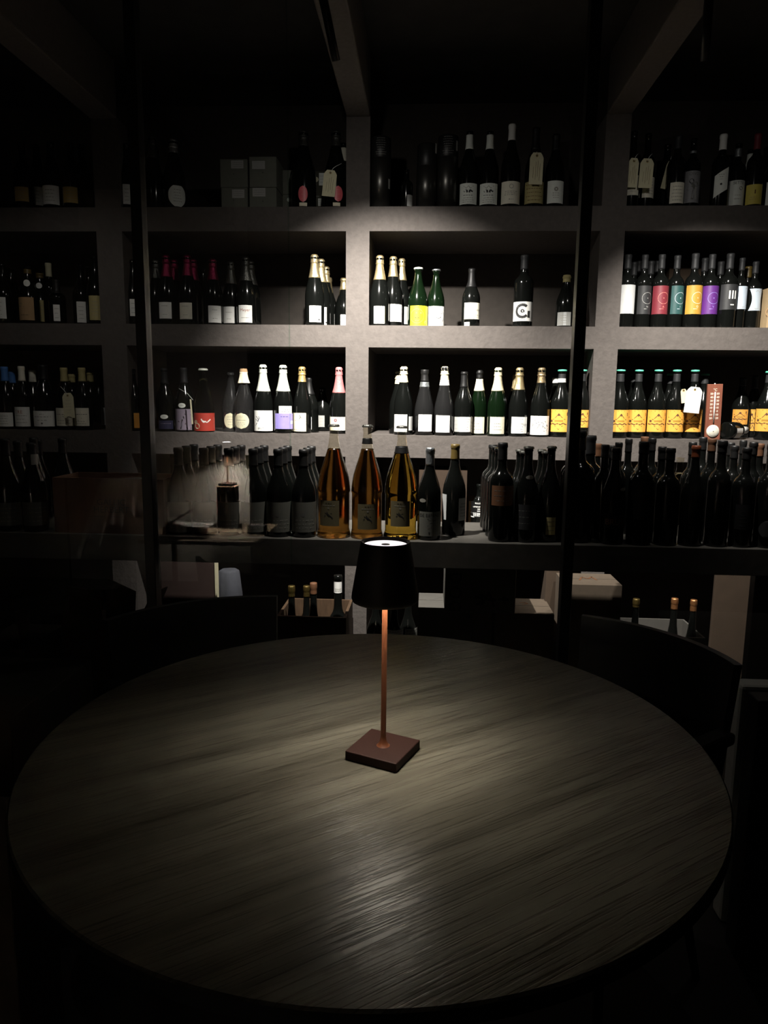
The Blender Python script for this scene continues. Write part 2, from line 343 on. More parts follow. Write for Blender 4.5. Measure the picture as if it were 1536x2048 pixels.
# ---------------------------------------------------------------- cordless lamps
BROWN = mat('rust_brown_paint', (.026, .0085, .006), .6, spec=.25, vary=.05, bump=(400, .06))
COPPER = mat('rust_brown_stem', (.13, .042, .018), .42, vary=.05)
SHADEM = mat('matt_dark_shade', (.016, .011, .009), .55, vary=.05)
INNER = mat('white_shade_lining', (.75, .72, .66), .6, vary=.02)
def lamp(loc, rz, pole, label, group, emit, k=1.0, top=1.05, dome=0.0):
    x, y, z = loc
    r = tag(empty('cordless_table_lamp', loc, rz), label, 'lamp', group); s = .049*k; H = pole
    mb = MB(); mb.box((-s, -s, 0), (s, s, .0165), BROWN); mb.build('base', r, bevel=.0015)
    mb = MB(); mb.lathe([(.012*k, .0164), (.009*k, .019), (.0062, .024), (.0048, .034), (.0046, H-.085)], COPPER, 20); mb.lathe([(.0046, H-.10), (.0046, H-.02)], COPPER, 20); mb.build('stem', r)
    mb = MB(); rt, rb = .041*k, .0565*k; zb = H-.103
    mb.lathe([(rt-.0045, H-.002), (rt, H), (rt, H), (rt+.001, H-.003), (rb, zb+.012), (rb+.0004, zb+.006), (rb-.0012, zb+.001), (rb-.003, zb)], SHADEM, 56)
    mb.lathe([(rb-.003, zb), (rb-.004, zb+.006), (rt-.004, H-.024)], INNER, 56); mb.build('shade', r)
    hd = zb+.040
    mb = MB(); mb.lathe([(0, hd+.001), (.047, hd+.001), (.047, hd+.004), (0, hd+.004)], SHADEM, 48)
    mb.build('reflector_plate', r, normals=True)
    mb = MB(); mb.lathe([(.005, hd), (.043*k, hd)], mat('lamp_emitter_%d' % int(emit*10), (1, .93, .80), .5, emit=emit), 40); mb.build('diffuser', r)
    mb = MB(); mb.lathe([(.007*k, H-.0055+dome), (.020*k, H-.0055+dome*.85), (.031*k, H-.0055+dome*.45), (rt-.0046, H-.0055)], mat('lamp_top_glow_%d' % int(top*10), (1, .94, .95), .5, emit=top), 48); mb.build('top_disc', r)
    mb = MB(); mb.lathe([(0, H-.0050+dome), (.0072*k, H-.0050+dome)], mat('lamp_top_button', (.45, .43, .44), .4, vary=.02), 20); mb.build('touch_button', r)
    return r
lamp((-.063, 1.190, .750), math.radians(-23.5), .381, 'lit brown cordless lamp standing at the centre of the round table', None, TABLE_LAMP_EMIT)
# ---------------------------------------------------------------- bottles
def profile(kind, r, H):
    P = {
     'burgundy': [(0, .004), (.80, 0), (.96, .006), (1, .02), (1, .46), (.985, .50), (.93, .55), (.82, .60), (.68, .655), (.54, .71), (.42, .77), (.365, .83), (.345, .90), (.34, .955), (.38, .957), (.38, .985), (.345, 1)],
     'champagne': [(0, .004), (.80, 0), (.96, .006), (1, .02), (1, .40), (.985, .45), (.94, .50), (.86, .555), (.74, .62), (.61, .685), (.50, .75), (.41, .82), (.36, .88), (.34, .945), (.40, .947), (.40, .97), (.33, 1)],
     'bordeaux': [(0, .004), (.82, 0), (.97, .006), (1, .02), (1, .60), (.99, .625), (.94, .65), (.83, .678), (.67, .70), (.52, .72), (.43, .745), (.39, .78), (.375, .90), (.37, .955), (.41, .957), (.41, .985), (.38, 1)],
     'magnum': [(0, .030), (.55, .012), (.86, 0), (1.0, .008), (1.0, .03), (.93, .075), (.93, .40), (.975, .415), (.955, .45), (.93, .49), (.85, .56), (.72, .63), (.56, .70), (.42, .77), (.32, .84), (.265, .90), (.25, .955), (.29, .957), (.29, .975), (.25, 1)],
     'squat': [(0, .004), (.85, 0), (1, .01), (1, .56), (.97, .62), (.85, .69), (.62, .75), (.42, .79), (.37, .83), (.36, .94), (.42, .95), (.42, 1)],
     'cone': [(0, .004), (.85, 0), (1, .012), (1, .38), (.93, .46), (.78, .56), (.62, .66), (.48, .76), (.38, .86), (.34, .94), (.40, .95), (.40, 1)],
     'tube': [(0, 0), (1, 0), (1, 1)],
    }[kind]
    return [(a*r, b*H) for a, b in P]
def radat(pr, z):
    for (r0, z0), (r1, z1) in zip(pr, pr[1:]):
        if z0 <= z <= z1 and z1 > z0: return r0+(r1-r0)*(z-z0)/(z1-z0)
    return pr[-1][0]
CY1 = 2.87
DR = {'burgundy': .0415, 'champagne': .0430, 'bordeaux': .0370, 'magnum': .0575, 'squat': .042, 'cone': .044}
NAME = {'burgundy': 'wine_bottle', 'champagne': 'sparkling_wine_bottle', 'bordeaux': 'wine_bottle', 'magnum': 'magnum_bottle', 'squat': 'gin_bottle', 'cone': 'wine_bottle'}
PLACED = []
def bottle(x, ytop, shelf, dy, kind, label, glass='dark', cap=(), lab=(), r=None, group=None, ybase=None, fill=None, name=None, X=None, H=None, cat='bottle'):
    zb = ZS[shelf]; Y = (2.45 if shelf == 'K' else D)+dy
    r = r or DR[kind]
    if H is None: H = atY(x, ytop, Y).z-zb
    r0, Y0, X0 = r, Y, X
    for n in range(40):      # stand clear of the bottles already there: a shade slimmer, else further back on the same sight line
        r = r0*(1-.02*min(n, 4)); Y = Y0+max(0, n-4)*.006
        if Y > (CY1 if shelf == 'K' else D+DEEP)-r-.003: break
        X = (X0*Y/Y0 if X0 is not None else atY(x, ytop, Y).x)
        if all(q[2] != zb or math.hypot(q[0]-X, q[1]-Y) > q[3]+r+.0006 for q in PLACED): break
    else: pass
    X = (X0*Y/Y0 if X0 is not None else atY(x, ytop, Y).x)
    if any(q[2] == zb and math.hypot(q[0]-X, q[1]-Y) < q[3]+r for q in PLACED): print('CLASH', label)
    root = tag(empty(name or NAME[kind], (X, Y, zb)), label, cat, group); PLACED.append((X, Y, zb, r, label))
    pr = profile(kind, r, H); mb = MB()
    if glass in ('amber', 'yellowwine', 'olive', 'tintwhite') and fill:
        zf = fill if fill < 1 else H; zf = fill*H if fill <= 1 else fill
        rf = radat(pr, zf); low = [p for p in pr if p[1] < zf]
        mb.lathe(pr[:0]+low+[(rf, zf), (0, zf)], GLASS[glass], 48); mb.build('wine', root)
        hi = [(rf, zf)]+[p for p in pr if p[1] > zf]+[(0, H)]
        mb = MB(); mb.lathe(hi, NECKGLASS, 40); mb.build('neck', root)
    else:
        mb.lathe(pr+[(0, H)], GLASS[glass], 36); mb.build('glass_body', root)
    acam = math.atan2(-X, Y)
    zpx = lambda y, rr=r: atY(x, y, Y-rr).z-zb
    for c in cap:
        ty, col = c[0], c[1]; yt = c[2] if len(c) > 2 else None; yb = c[3] if len(c) > 3 else None
        zt = H+.0012 if yt is None else zpx(yt, .012); z0 = (zpx(yb, .012) if yb is not None else H-.06)
        mb = MB(); n = 26 if ty == 'foil' else 10; zz = [z0+(zt-z0)*i/n for i in range(n+1)]
        if ty == 'foil':
            ps = []; R = radat(pr, H*.93); bulge = .0035
            for q in zz:
                d = (zt-q)
                rr = radat(pr, min(q, H*.93))+.0008
                if d < .036: rr = R*.93 if d < .002 else R+.0022 if d < .028 else R+.0042 if d < .033 else R+.0012
                ps.append((rr, q))
            ps += [(R*.78, zt+.0028), (0, zt+.0035)]
            mb.lathe([(ps[0][0]-.0006, z0)]+ps, foil(col), 32, wob=lambda a, z: .028*math.sin(a*9+z*300)*math.cos(z*210+a*2))
            nm = 'foil'
        elif ty == 'sleeve':
            ps = [(radat(pr, min(q, H-1e-4))+.0009, q) for q in zz]; f_ = foil(col) if len(c) > 4 else C(col)
            mb.lathe([(ps[0][0]-.0008, z0)]+ps+([(0, zt+.0006)] if zt > H-.004 else [(ps[-1][0]-.0008, zt)]), f_, 28); nm = 'capsule'
        elif ty == 'crown':
            R = radat(pr, H*.975)+.0012
            mb.lathe([(R+.002, H-.006), (R+.0016, H-.001), (R*.9, H+.0025), (0, H+.0035)], foil(col), 42, wob=lambda a, z: .05*math.sin(a*21) if z < H-.003 else 0); nm = 'crown_cap'
        elif ty == 'disc':
            R = radat(pr, H*.97)+.0028
            mb.lathe([(R*.8, H-.007), (R, H-.006), (R, H-.0005), (R*.8, H+.0015), (0, H+.003)], C(col) if len(c) < 5 else foil(col), 28); nm = 'stopper_cap'
        elif ty == 'wrap':
            ps = [(radat(pr, min(q, H-.001))+.002+(.006*(1-i/n)), q) for i, q in enumerate(zz)]
            mb.lathe(ps+[(0, zt+.002)], C(col), 40, wob=lambda a, z: .10*math.sin(a*6+z*40)*(1-(z-z0)/(zt-z0+1e-6))); nm = 'cloth_wrap'
        mb.build(nm, root)
    for l in lab:
        x0, y0, x1, y1, col = l[:5]; ops = l[5] if len(l) > 5 else (); shape = l[6] if len(l) > 6 else 'rect'
        z1, z0 = zpx(y0), zpx(y1); zm = (z0+z1)/2; 
        rr = max(radat(pr, max(.01, z0)), radat(pr, zm)); cs = math.cos(acam)
        f = lambda px: math.asin(max(-.999, min(.999, (atY(px, (y0+y1)/2, Y).x-X)*cs/rr)))
        a0, a1 = f(x0), f(x1)
        if a1-a0 < .02: continue
        S = Surf(rr*(a1-a0), z1-z0, rr, (0, 0, zm), acam+(a0+a1)/2); mb = MB(); S.patch(mb, C(col), shape, .0008); S.draw(mb, ops, k=2)
        mb.build('label' if (z1-z0) > .02 else 'neck_label', root)
    return root
def price_tag(x0, y0, x1, y1, Y, label, knot=None, tilt=0, col='tagcream', ops=None):
    """manila tag hung on a string; knot is the pixel where its string meets the bottle"""
    c = atY((x0+x1)/2, (y0+y1)/2, Y); a, b = atY(x0, (y0+y1)/2, Y), atY(x1, (y0+y1)/2, Y); t_, u_ = atY((x0+x1)/2, y0, Y), atY((x0+x1)/2, y1, Y)
    r = tag(empty('price_tag', c), label, 'tag', 'manila tags hung on bottles'); W = b.x-a.x; H = t_.z-u_.z
    ti = math.radians(tilt); right = Vector((math.cos(ti), 0, math.sin(ti))); up = Vector((-math.sin(ti), 0, math.cos(ti)))
    S = Surf(W, H, 0, (0, 0, 0), 0, right, up); mb = MB(); S.patch(mb, C(col), 'tag', 0)
    S.patch(mb, C(col), 'tag', -.0008)
    hy = .80; S.draw(mb, [('ring', 0, hy, .0042, .0028, 'ochre'), ('disc', 0, hy, .0028, 'ink')], .0006)
    S.draw(mb, ops if ops is not None else [('line', u, v0, u+.04, v1, .0010, 'brownink') for u, v0, v1 in ((-.45, -.6, .1), (-.1, -.7, .4), (.2, -.5, .5), (.5, -.75, .3))], .0006)
    mb.build('card', r)
    if knot:
        k_ = atY(knot[0], knot[1], Y+.012)-c; h_ = S.pt(0, hy*H/2, .001); mid = (k_+h_)/2+Vector((0, -.004, .006))
        mb = MB(); mb.tube([h_, h_.lerp(mid, .5)+Vector((0, -.002, .004)), mid, k_], .0009, C('white'), 6); mb.build('string', r)
    return r
# ---------------------------------------------------------------- print on the labels
def plain(n=4, hw=.6, ink='softink', v0=.5, v1=-.6): return [('lines', n, v0, v1, hw, ink)]
HOUSE = [('text', 'CHATEAU', 0, .55, .004, 'midink'), ('lines', 3, .15, -.6, .7, 'softink')]
def fancy(*extra): return [('line', -.7, .72, .7, .72, .0007, 'softink'), ('line', -.7, -.78, .7, -.78, .0007, 'softink'), ('lines', 3, .2, -.5, .65, 'midink')]+list(extra)
HERALD = [('path', [(-.5, .75), (-.2, .5), (0, .75), (.2, .5), (.5, .75)], .0012, 'grey'), ('path', [(-.45, .2), (-.15, .35), (-.1, .1)], .0035, 'ink'), ('path', [(.45, .2), (.15, .35), (.1, .1)], .0035, 'ink'), ('lines', 1, -.15, -.15, .55, 'ink'), ('lines', 3, -.4, -.8, .75, 'softink')]
def ringed(letter, ink): return [('ring', .18, .12, .0118, .0007, ink), ('disc', .18, .12, .0010, ink), ('text', letter, .18, -.48, .0042, ink), ('lines', 1, -.64, -.64, .25, ink)]
COLONY = [('rect', -.93, .93, .93, .86, 'goldlabel'), ('path', [(-.8, .35), (-.45, .1), (-.2, .35), (0, .65), (.2, .35), (.5, .1), (.85, .35)], .0012, 'brownink'), ('disc', 0, .52, .0025, 'brownink'), ('rect', -.75, -.12, -.55, .08, 'brownink'),
    ('rect', -.35, -.10, .35, .06, 'goldlabel'), ('path', [(-.9, -.25), (-.7, -.32), (-.5, -.25), (-.3, -.35), (-.1, -.25), (.15, -.35), (.35, -.22), (.6, -.34), (.9, -.25)], .0022, 'brownink'),
    ('path', [(-.8, -.9), (-.3, -.45), (0, -.8), (.3, -.45), (.8, -.9)], .0010, 'brownink'), ('line', -.93, -.95, .93, -.95, .001, 'brownink'), ('line', .7, .45, .7, .75, .0022, 'brownink')]
MOON = lambda u, ink='softink': [('ring', u, .02, .0150, .0007, ink), ('ring', u-.05, .30, .0012, .0008, ink), ('ring', u+.32, .30, .0012, .0008, ink), ('path', [(u-.25, -.08), (u-.05, -.20), (u+.15, -.16), (u+.30, -.02)], .0013, 'ink'), ('line', u+.1, .55, u+.1, .68, .0007, ink), ('path', [(u-.15, -.4), (u+.1, -.45), (u+.2, -.35)], .0007, ink)]
TWIG = [('path', [(-.55, -.35), (-.3, -.05), (-.25, .45)], .0009, 'navy'), ('path', [(-.6, .15), (-.35, -.05)], .0012, 'navy'), ('path', [(-.15, .3), (-.35, .0)], .0014, 'navy'), ('path', [(-.5, .45), (-.32, .15)], .0011, 'navy'), ('path', [(-.6, -.5), (-.42, -.22)], .0009, 'navy'), ('text', 'BRUT', -.1, -.75, .004, 'midink')]
SKETCH = [('path', [(-.8, -.3), (-.6, .3), (-.4, .6), (-.3, .2), (-.1, .35), (.2, .3), (.5, .45), (.8, -.1), (.5, -.3), (.3, -.05), (0, .1), (-.2, -.3), (-.5, -.6), (-.8, -.3)], .0008, 'ink'), ('path', [(.25, -.1), (.8, -.35)], .0035, 'midink'), ('path', [(.3, .2), (.7, .0)], .0025, 'midink'),
    ('path', [(0, -.1), (.4, -.6), (.7, -.5)], .0007, 'ink'), ('ring', -.5, -.1, .004, .0007, 'ink'), ('path', [(-.1, .1), (.3, -.2)], .0009, 'ink')]
B = bottle
WP = 'wine bottles on the top shelf'; MIDG = 'wine bottles on the second shelf'; LOWG = 'wine bottles on the third shelf'
# ============ top shelf (A)
for x, l, d in ((44, (30, 373, 57, 402, 'ochre'), 'dark bottle with ochre label, leftmost on the top shelf'),
                (102, (86, 370, 118, 408, 'white'), 'dark bottle with wide grey label on the top shelf far left'),
                (141, (127, 373, 155, 405, 'ochre'), 'dark bottle with ochre label right of the grey one on the top shelf')):
    B(x-2, 286, 'A', .06, 'burgundy', d, lab=[l+(plain(),)], group=WP)
B(72, 290, 'A', .15, 'burgundy', 'dark bottle with narrow grey label standing behind on the top shelf far left', lab=[(64, 373, 85, 410, 'white', plain())], group=WP)
B(162, 290, 'A', .16, 'burgundy', 'dark bottle showing a grey label sliver beside the left upright, top shelf', lab=[(152, 374, 163, 402, 'white')], group=WP)
B(252, 288, 'A', .06, 'burgundy', 'dark bottle with narrow grey label left of the left black glazing bar, top shelf', lab=[(246, 368, 262, 408, 'white', plain())], group=WP)
B(304, 274, 'A', .07, 'champagne', 'black sparkling wine bottle without visible label before the tall green box', cap=[('foil', 'darkfoil', None, 316)], group=WP)
B(346, 281, 'A', .07, 'champagne', 'black sparkling wine bottle with pale shield label and silver neck', r=.050, cap=[('foil', 'silver', None, 305)], lab=[(337, 370, 370, 412, 'chalk', [('lines', 5, .6, -.5, .5, 'softink')], 'shield')], group=WP)
B(607, 264, 'A', .09, 'champagne', 'big black sparkling bottle with pink label, left of the tagged one', r=.054, cap=[('foil', 'darkfoil', None, 292)], lab=[(597, 371, 615, 404, 'pinklabel', plain(3, .5, 'salmon'), 'oval'), (599, 405, 614, 412, 'cream')], group=WP)
B(672, 264, 'A', .09, 'champagne', 'big black sparkling bottle with pink label, partly behind a manila tag', r=.052, cap=[('foil', 'darkfoil', None, 292)], lab=[(667, 371, 685, 403, 'pinklabel', plain(3, .5, 'salmon'), 'oval'), (666, 405, 680, 412, 'cream')], group=WP)
B(687, 287, 'A', .24, 'burgundy', 'bottle with cream capsule label behind the tagged pink label bottle', cap=[('sleeve', 'ivory', 295, 322)], lab=[(684, 344, 692, 360, 'ivory')], group=WP)
price_tag(646, 340, 672, 393, D+.015, 'cream manila tag on the big pink label bottle beside the middle upright', knot=(683, 327), tilt=-6)
def gift_tube(x, ytop, cut, label, dy=.06, txt=True, side=None):
    Y = D+dy; zb = ZS['A']; H = atY(x, ytop, Y).z-zb; X = atY(x, ytop, Y).x; zc = atY(x, cut, Y).z-zb; r = .0445
    t = tag(empty('gift_tube', (X, Y, zb)), label, 'tube', 'metal gift tubes on the top shelf'); ac = math.atan2(-X, Y)
    mb = MB(); mb.lathe([(0, 0), (r, 0), (r, zc), (r-.002, zc+.001), (0, zc+.001)], mat('brushed_gunmetal', (.10, .098, .09), .34, metal=.85, vary=.05), 44); mb.build('canister', t)
    mb = MB(); mb.lathe([(r-.0025, zc), (r-.001, zc+.002), (r-.001, H-.004), (r-.006, H), (0, H)], mat('black_tube_lid', (.012, .012, .012), .45), 44)
    mb.build('lid', t)
    S = Surf(.055, H-zc-.012, r-.001, (0, 0, (zc+H)/2), ac); mb = MB()
    S.draw(mb, [('lines', 8, .85, -.85, .85, 'grey')] if txt else [('lines', 2, .3, -.1, .5, 'darkgrey')]); mb.build('printed_text', t)
    if side:
        S = Surf(.012, .040, r, (0, 0, side), ac+.95); mb = MB(); S.patch(mb, C('grey'), lift=.0012); mb.build('side_sticker', t)
gift_tube(762, 277, 320, 'gunmetal gift tube beside the middle upright, first of three', side=.10)
gift_tube(855, 291, 336, 'shorter gunmetal gift tube with plain lid, second of three', txt=False, side=.24)
gift_tube(897, 274, 318, 'gunmetal gift tube with printed lid, right of the shorter tube', side=.25)
B(814, 340, 'A', .04, 'bordeaux', 'small black half bottle with narrow label between the gift tubes', r=.026, lab=[(814, 389, 827, 412, 'grey', plain(3))], group=WP)
B(940, 264, 'A', .06, 'burgundy', 'black bottle with white capsule and herald label, first right of the tubes', cap=[('sleeve', 'chalk', 269, 298)], lab=[(920, 366, 953, 408, 'chalk', HERALD)], group=WP)
B(981, 264, 'A', .06, 'burgundy', 'black bottle with white capsule and herald label, second right of the tubes', cap=[('sleeve', 'chalk', 269, 298)], lab=[(960, 366, 994, 408, 'chalk', HERALD)], group=WP)
B(1025, 250, 'A', .06, 'burgundy', 'tall black bottle with plain white capsule and cream label, top shelf', cap=[('sleeve', 'white', None, 280)], lab=[(1003, 362, 1039, 407, 'ivory', [('ring', 0, .55, .004, .001, 'softink'), ('lines', 3, .1, -.2, .6, 'softink'), ('lines', 1, -.6, -.6, .2, 'midink')])], group=WP)
B(1073, 257, 'A', .07, 'burgundy', 'black bottle with olive cream label beneath a manila tag, top shelf', cap=[('sleeve', 'black', None, 300)], lab=[(1050, 362, 1086, 406, 'olivepaper', [('lines', 5, .7, -.7, .85, 'brownink')])], group=WP)
B(1113, 270, 'A', .06, 'burgundy', 'black bottle with pale label left of the right glazing bar, top shelf', cap=[('sleeve', 'black', None, 300)], lab=[(1095, 361, 1126, 406, 'chalk', [('ring', 0, .25, .003, .003, 'softink'), ('lines', 3, -.1, -.5, .5, 'softink')])], group=WP)
price_tag(1059, 305, 1086, 369, D+.008, 'dim manila tag on the bottle with the olive cream label', knot=(1073, 304), tilt=-1)
B(1269, 263, 'A', .06, 'bordeaux', 'black bottle with white label and manila tag beside the right upright', lab=[(1255, 350, 1277, 390, 'ivory', plain())], group=WP)
B(1298, 263, 'A', .06, 'bordeaux', 'black bottle with white label and manila tag, second from the right upright', lab=[(1285, 353, 1309, 395, 'ivory', plain(5))], group=WP)
price_tag(1255, 316, 1276, 375, D+.005, 'manila tag nearest the right upright, top shelf', knot=(1277, 307), tilt=-3)
price_tag(1279, 317, 1306, 376, D+.005, 'manila tag second from the right upright, top shelf', knot=(1305, 307), tilt=-2)
B(1336, 290, 'A', .17, 'burgundy', 'black bottle standing behind the gap left of the small cream label bottle', group=WP)
price_tag(1328, 322, 1338, 378, D+.104, 'manila tag seen nearly edge on, left of the cream label bottle', knot=(1343, 312), tilt=-12, ops=[])
B(1358, 273, 'A', .06, 'bordeaux', 'black bottle with small cream label on the top shelf right', cap=[('sleeve', 'darkgrey', None, 297)], lab=[(1340, 364, 1367, 406, 'ivory', [('lines', 5, .6, -.7, .8, 'softink')])], group=WP)
B(1389, 275, 'A', .06, 'bordeaux', 'black bottle with grey figure picture on its tall label', cap=[('sleeve', 'greyfoil', 301, 306, 1)], lab=[(1369, 341, 1400, 405, 'picture', [('text', 'DIVO', 0, .82, .006, 'midink'), ('disc', -.25, .35, .005, 'darkgrey'), ('disc', .2, .15, .005, 'midink'), ('path', [(-.2, .2), (.05, -.1), (-.1, -.8)], .005, 'midink'), ('path', [(.2, 0), (.15, -.4), (.3, -.8)], .003, 'grey'), ('path', [(-.6, -.2), (-.2, 0), (.5, .1)], .002, 'midink')])], group=WP)
B(1448, 270, 'A', .06, 'bordeaux', 'black bottle with white capsule and slanted white label', cap=[('sleeve', 'white', None, 299)], lab=[(1429, 333, 1455, 395, 'chalk', [('disc', 0, -.12, .0022, 'ink'), ('lines', 3, .5, .2, .4, 'softink')], 'slant')], group=WP)
B(1479, 285, 'A', .06, 'bordeaux', 'black bottle with grey label under a dark printed heading', cap=[('sleeve', 'greyfoil', 296, 313, 1)], lab=[(1459, 360, 1488, 410, 'chalk', [('text', 'SETTE', 0, .80, .0055, 'ink'), ('line', -.9, .62, .9, .62, .001, 'midink'), ('disc', .3, .35, .004, 'softink'), ('lines', 2, -.2, -.5, .5, 'softink'), ('line', -.9, -.9, .9, -.9, .001, 'midink')])], group=WP)
B(1503, 300, 'A', .20, 'burgundy', 'bottle with slim white capsule behind, left of the red capsule bottle', cap=[('sleeve', 'chalk', 307, 340)], group=WP)
B(1517, 269, 'A', .06, 'bordeaux', 'black bottle with red capsule and yellow label, top shelf right', cap=[('sleeve', 'crimson', None, 298)], lab=[(1492, 368, 1523, 408, 'paleyellow', [('line', .1, .05, .1, .45, .002, 'brownink'), ('lines', 2, -.3, -.5, .6, 'ochre')])], group=WP)
B(1536, 285, 'A', .16, 'burgundy', 'bottle with dull tan label behind at the right edge of the top shelf', lab=[(1522, 373, 1534, 405, 'tan', plain(4))], group=WP)
B(1549, 297, 'A', .05, 'burgundy', 'rightmost bottle with mint white label, cut by the frame on the top shelf', lab=[(1532, 363, 1562, 413, 'chalk', plain(4))], group=WP)
# cartons on the top shelf
CARD = mat('grey_carton', (.125, .13, .105), .8, vary=.06); OLIVECARD = mat('olive_carton', (.060, .062, .036), .85, vary=.06); KRAFT = mat('kraft_cardboard', (.055, .036, .022), .85, vary=.08, bump=(20, .1)); DARKCARD = mat('dark_carton', (.045, .045, .032), .8, vary=.08)
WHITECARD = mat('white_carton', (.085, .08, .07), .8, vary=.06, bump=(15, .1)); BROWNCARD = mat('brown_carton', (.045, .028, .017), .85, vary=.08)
def carton(x0, y0, x1, y1, Y, depth, label, m=CARD, group='small cartons on the top shelf', zb=None, stick=(), name='carton', rz=0, seam=True, cat='box', ops=(), topops=()):
    """closed carton whose front face fills the given outline at distance Y"""
    a = atY(x0, y1, Y); b = atY(x1, y0, Y); z0 = a.z if zb is None else zb; W = atY(x1, (y0+y1)/2, Y).x-atY(x0, (y0+y1)/2, Y).x; H = b.z-z0
    cx = (a.x+atY(x1, y1, Y).x)/2; r = tag(empty(name, (cx, Y+depth/2, z0), rz), label, cat, group)
    mb = MB(); mb.box((-W/2, -depth/2, 0), (W/2, depth/2, H), m); mb.build('box_body', r, bevel=.0015)
    if seam:
        mb = MB(); mb.box((-W/2+.001, -.001, H), (W/2-.001, .001, H+.0006), mat('dark_seam', (.02, .015, .01), .9)); mb.build('flap_seam', r)
    if ops:
        S = Surf(W*.96, H*.96, 0, (0, -depth/2, H/2), 0, (1, 0, 0), (0, 0, 1)); mb = MB(); S.draw(mb, ops, .0009); mb.build('print', r)
    if topops:
        S = Surf(W*.9, depth*.9, 0, (0, 0, H), 0, (1, 0, 0), (0, 1, 0)); mb = MB(); S.draw(mb, topops, .0009); mb.build('top_print', r)
    for (sx0, sy0, sx1, sy1, col, kind) in stick:
        p, q = atY(sx0, sy0, Y), atY(sx1, sy1, Y); S = Surf(q.x-p.x, p.z-q.z, 0, ((p.x+q.x)/2-cx, -depth/2, (p.z+q.z)/2-z0), 0, (1, 0, 0), (0, 0, 1)); mb = MB()
        if kind == 'round': S.draw(mb, [('disc', 0, 0, (q.x-p.x)/2, col), ], .0008); S.draw(mb, [('ring', 0, 0, (q.x-p.x)/3, .001, 'softink')], .0012)
        else: S.patch(mb, C(col), lift=.0008); S.draw(mb, [('lines', 3, .5, -.5, .8, 'midink')], .0012)
        mb.build('sticker', r)
    return r, H, cx, W
SHZ = ZS['A']
hole = [('disc', 0, -.05, .0022, 'ink'), ('lines', 1, .12, .12, .45, 'midink')]
c1 = carton(443, 375, 495, 413, D+.02, .22, 'grey carton, lower left of the stack of four', zb=SHZ, stick=[(464, 379, 489, 396, 'grey', 'r')], ops=[('disc', -.05, -.25, .0022, 'ink')])
c2 = carton(499, 375, 553, 413, D+.02, .22, 'grey carton, lower right of the stack of four', zb=SHZ, stick=[(505, 376, 531, 393, 'grey', 'r')], ops=[('disc', .0, -.35, .0022, 'ink')])
z2 = SHZ+c1[1]+.0008
carton(441, 318, 495, 375, D+.02, .22, 'grey carton, upper left of the stack of four', zb=z2, stick=[(462, 321, 487, 337, 'grey', 'r')], ops=hole)
carton(499, 313, 553, 375, D+.02, .22, 'grey carton with lifted lid, upper right of the stack of four', zb=z2, stick=[(504, 322, 530, 338, 'grey', 'r')], ops=hole)
c3 = carton(561, 389, 592, 413, D+.165, .20, 'small grey carton with round sticker, under another by the pink label bottle', zb=SHZ, stick=[(574, 391, 582, 408, 'chalk', 'round')])
carton(563, 340, 601, 388, D+.165, .20, 'small grey carton with round sticker, on top of another by the pink label bottle', zb=SHZ+c3[1]+.0008, stick=[(579, 347, 590, 363, 'chalk', 'round')])
carton(622, 342, 664, 413, D+.22, .20, 'dark carton with round and square stickers between the pink label bottles', m=DARKCARD, zb=SHZ,
       stick=[(627, 351, 637, 367, 'tagcream', 'round'), (638, 346, 652, 371, 'chalk', 'r'), (636, 397, 646, 412, 'chalk', 'r')], ops=[('text', 'VINI', -.4, -.05, .006, 'grey')])
carton(255, 259, 303, 413, D+.13, .34, 'tall olive green case standing behind two black sparkling bottles', m=OLIVECARD, zb=SHZ, group=None, ops=[('rect', -.9, .3, .9, .32, 'ink')])
# ============ second shelf (B)
G = MIDG
B(3, 528, 'B', .06, 'burgundy', 'dark bottle with grey label cut by the left frame edge, second shelf', lab=[(-14, 594, 12, 637, 'white', plain())], group=G)
B(20, 535, 'B', .17, 'burgundy', 'dark bottle behind, between the leftmost and the orange label bottle', lab=[(18, 602, 27, 640, 'white')], group=G)
B(54, 532, 'B', .06, 'champagne', 'dark bottle with orange tan bird label and yellow neck band', cap=[('sleeve', 'waxyellow', 538, 547)], lab=[(37, 594, 68, 640, 'tan', [('path', [(-.8, .7), (-.3, .45), (-.6, .2), (0, .15)], .0035, 'midink'), ('lines', 1, -.55, -.55, .5, 'ink')]), (47, 558, 60, 572, 'white', [], 'oval')], group=G)
B(79, 545, 'B', .15, 'champagne', 'dark bottle with yellow neck band, right behind the orange label bottle', cap=[('sleeve', 'waxyellow', 546, 556)], lab=[(72, 564, 84, 576, 'white', [], 'oval'), (80, 600, 88, 643, 'olivepaper', plain())], group=G)
B(96, 526, 'B', .22, 'bordeaux', 'dark bottle with cream capsule, second shelf far left', cap=[('sleeve', 'tagcream', None, 553)], group=G)
B(112, 560, 'B', .10, 'bordeaux', 'dark bottle with low grey label right of the cream capsule bottle', lab=[(107, 609, 120, 642, 'white', plain(3))], group=G, cap=[('sleeve', 'black')])
B(161, 530, 'B', .14, 'burgundy', 'dark bottle with grey label, third from the left upright, second shelf', lab=[(154, 603, 172, 645, 'white', plain())], group=G)
B(176, 523, 'B', .10, 'burgundy', 'dark bottle with grey label, second from the left upright, second shelf', lab=[(169, 600, 184, 645, 'white', plain())], group=G)
B(189, 513, 'B', .05, 'burgundy', 'dark bottle with tall cream grey label right beside the left upright', lab=[(179, 591, 202, 640, 'olivepaper', plain(5))], group=G)
B(266, 520, 'B', .08, 'champagne', 'dark bottle with grey label just left of the left glazing bar, second shelf', lab=[(260, 598, 273, 632, 'white', plain(3))], group=G)
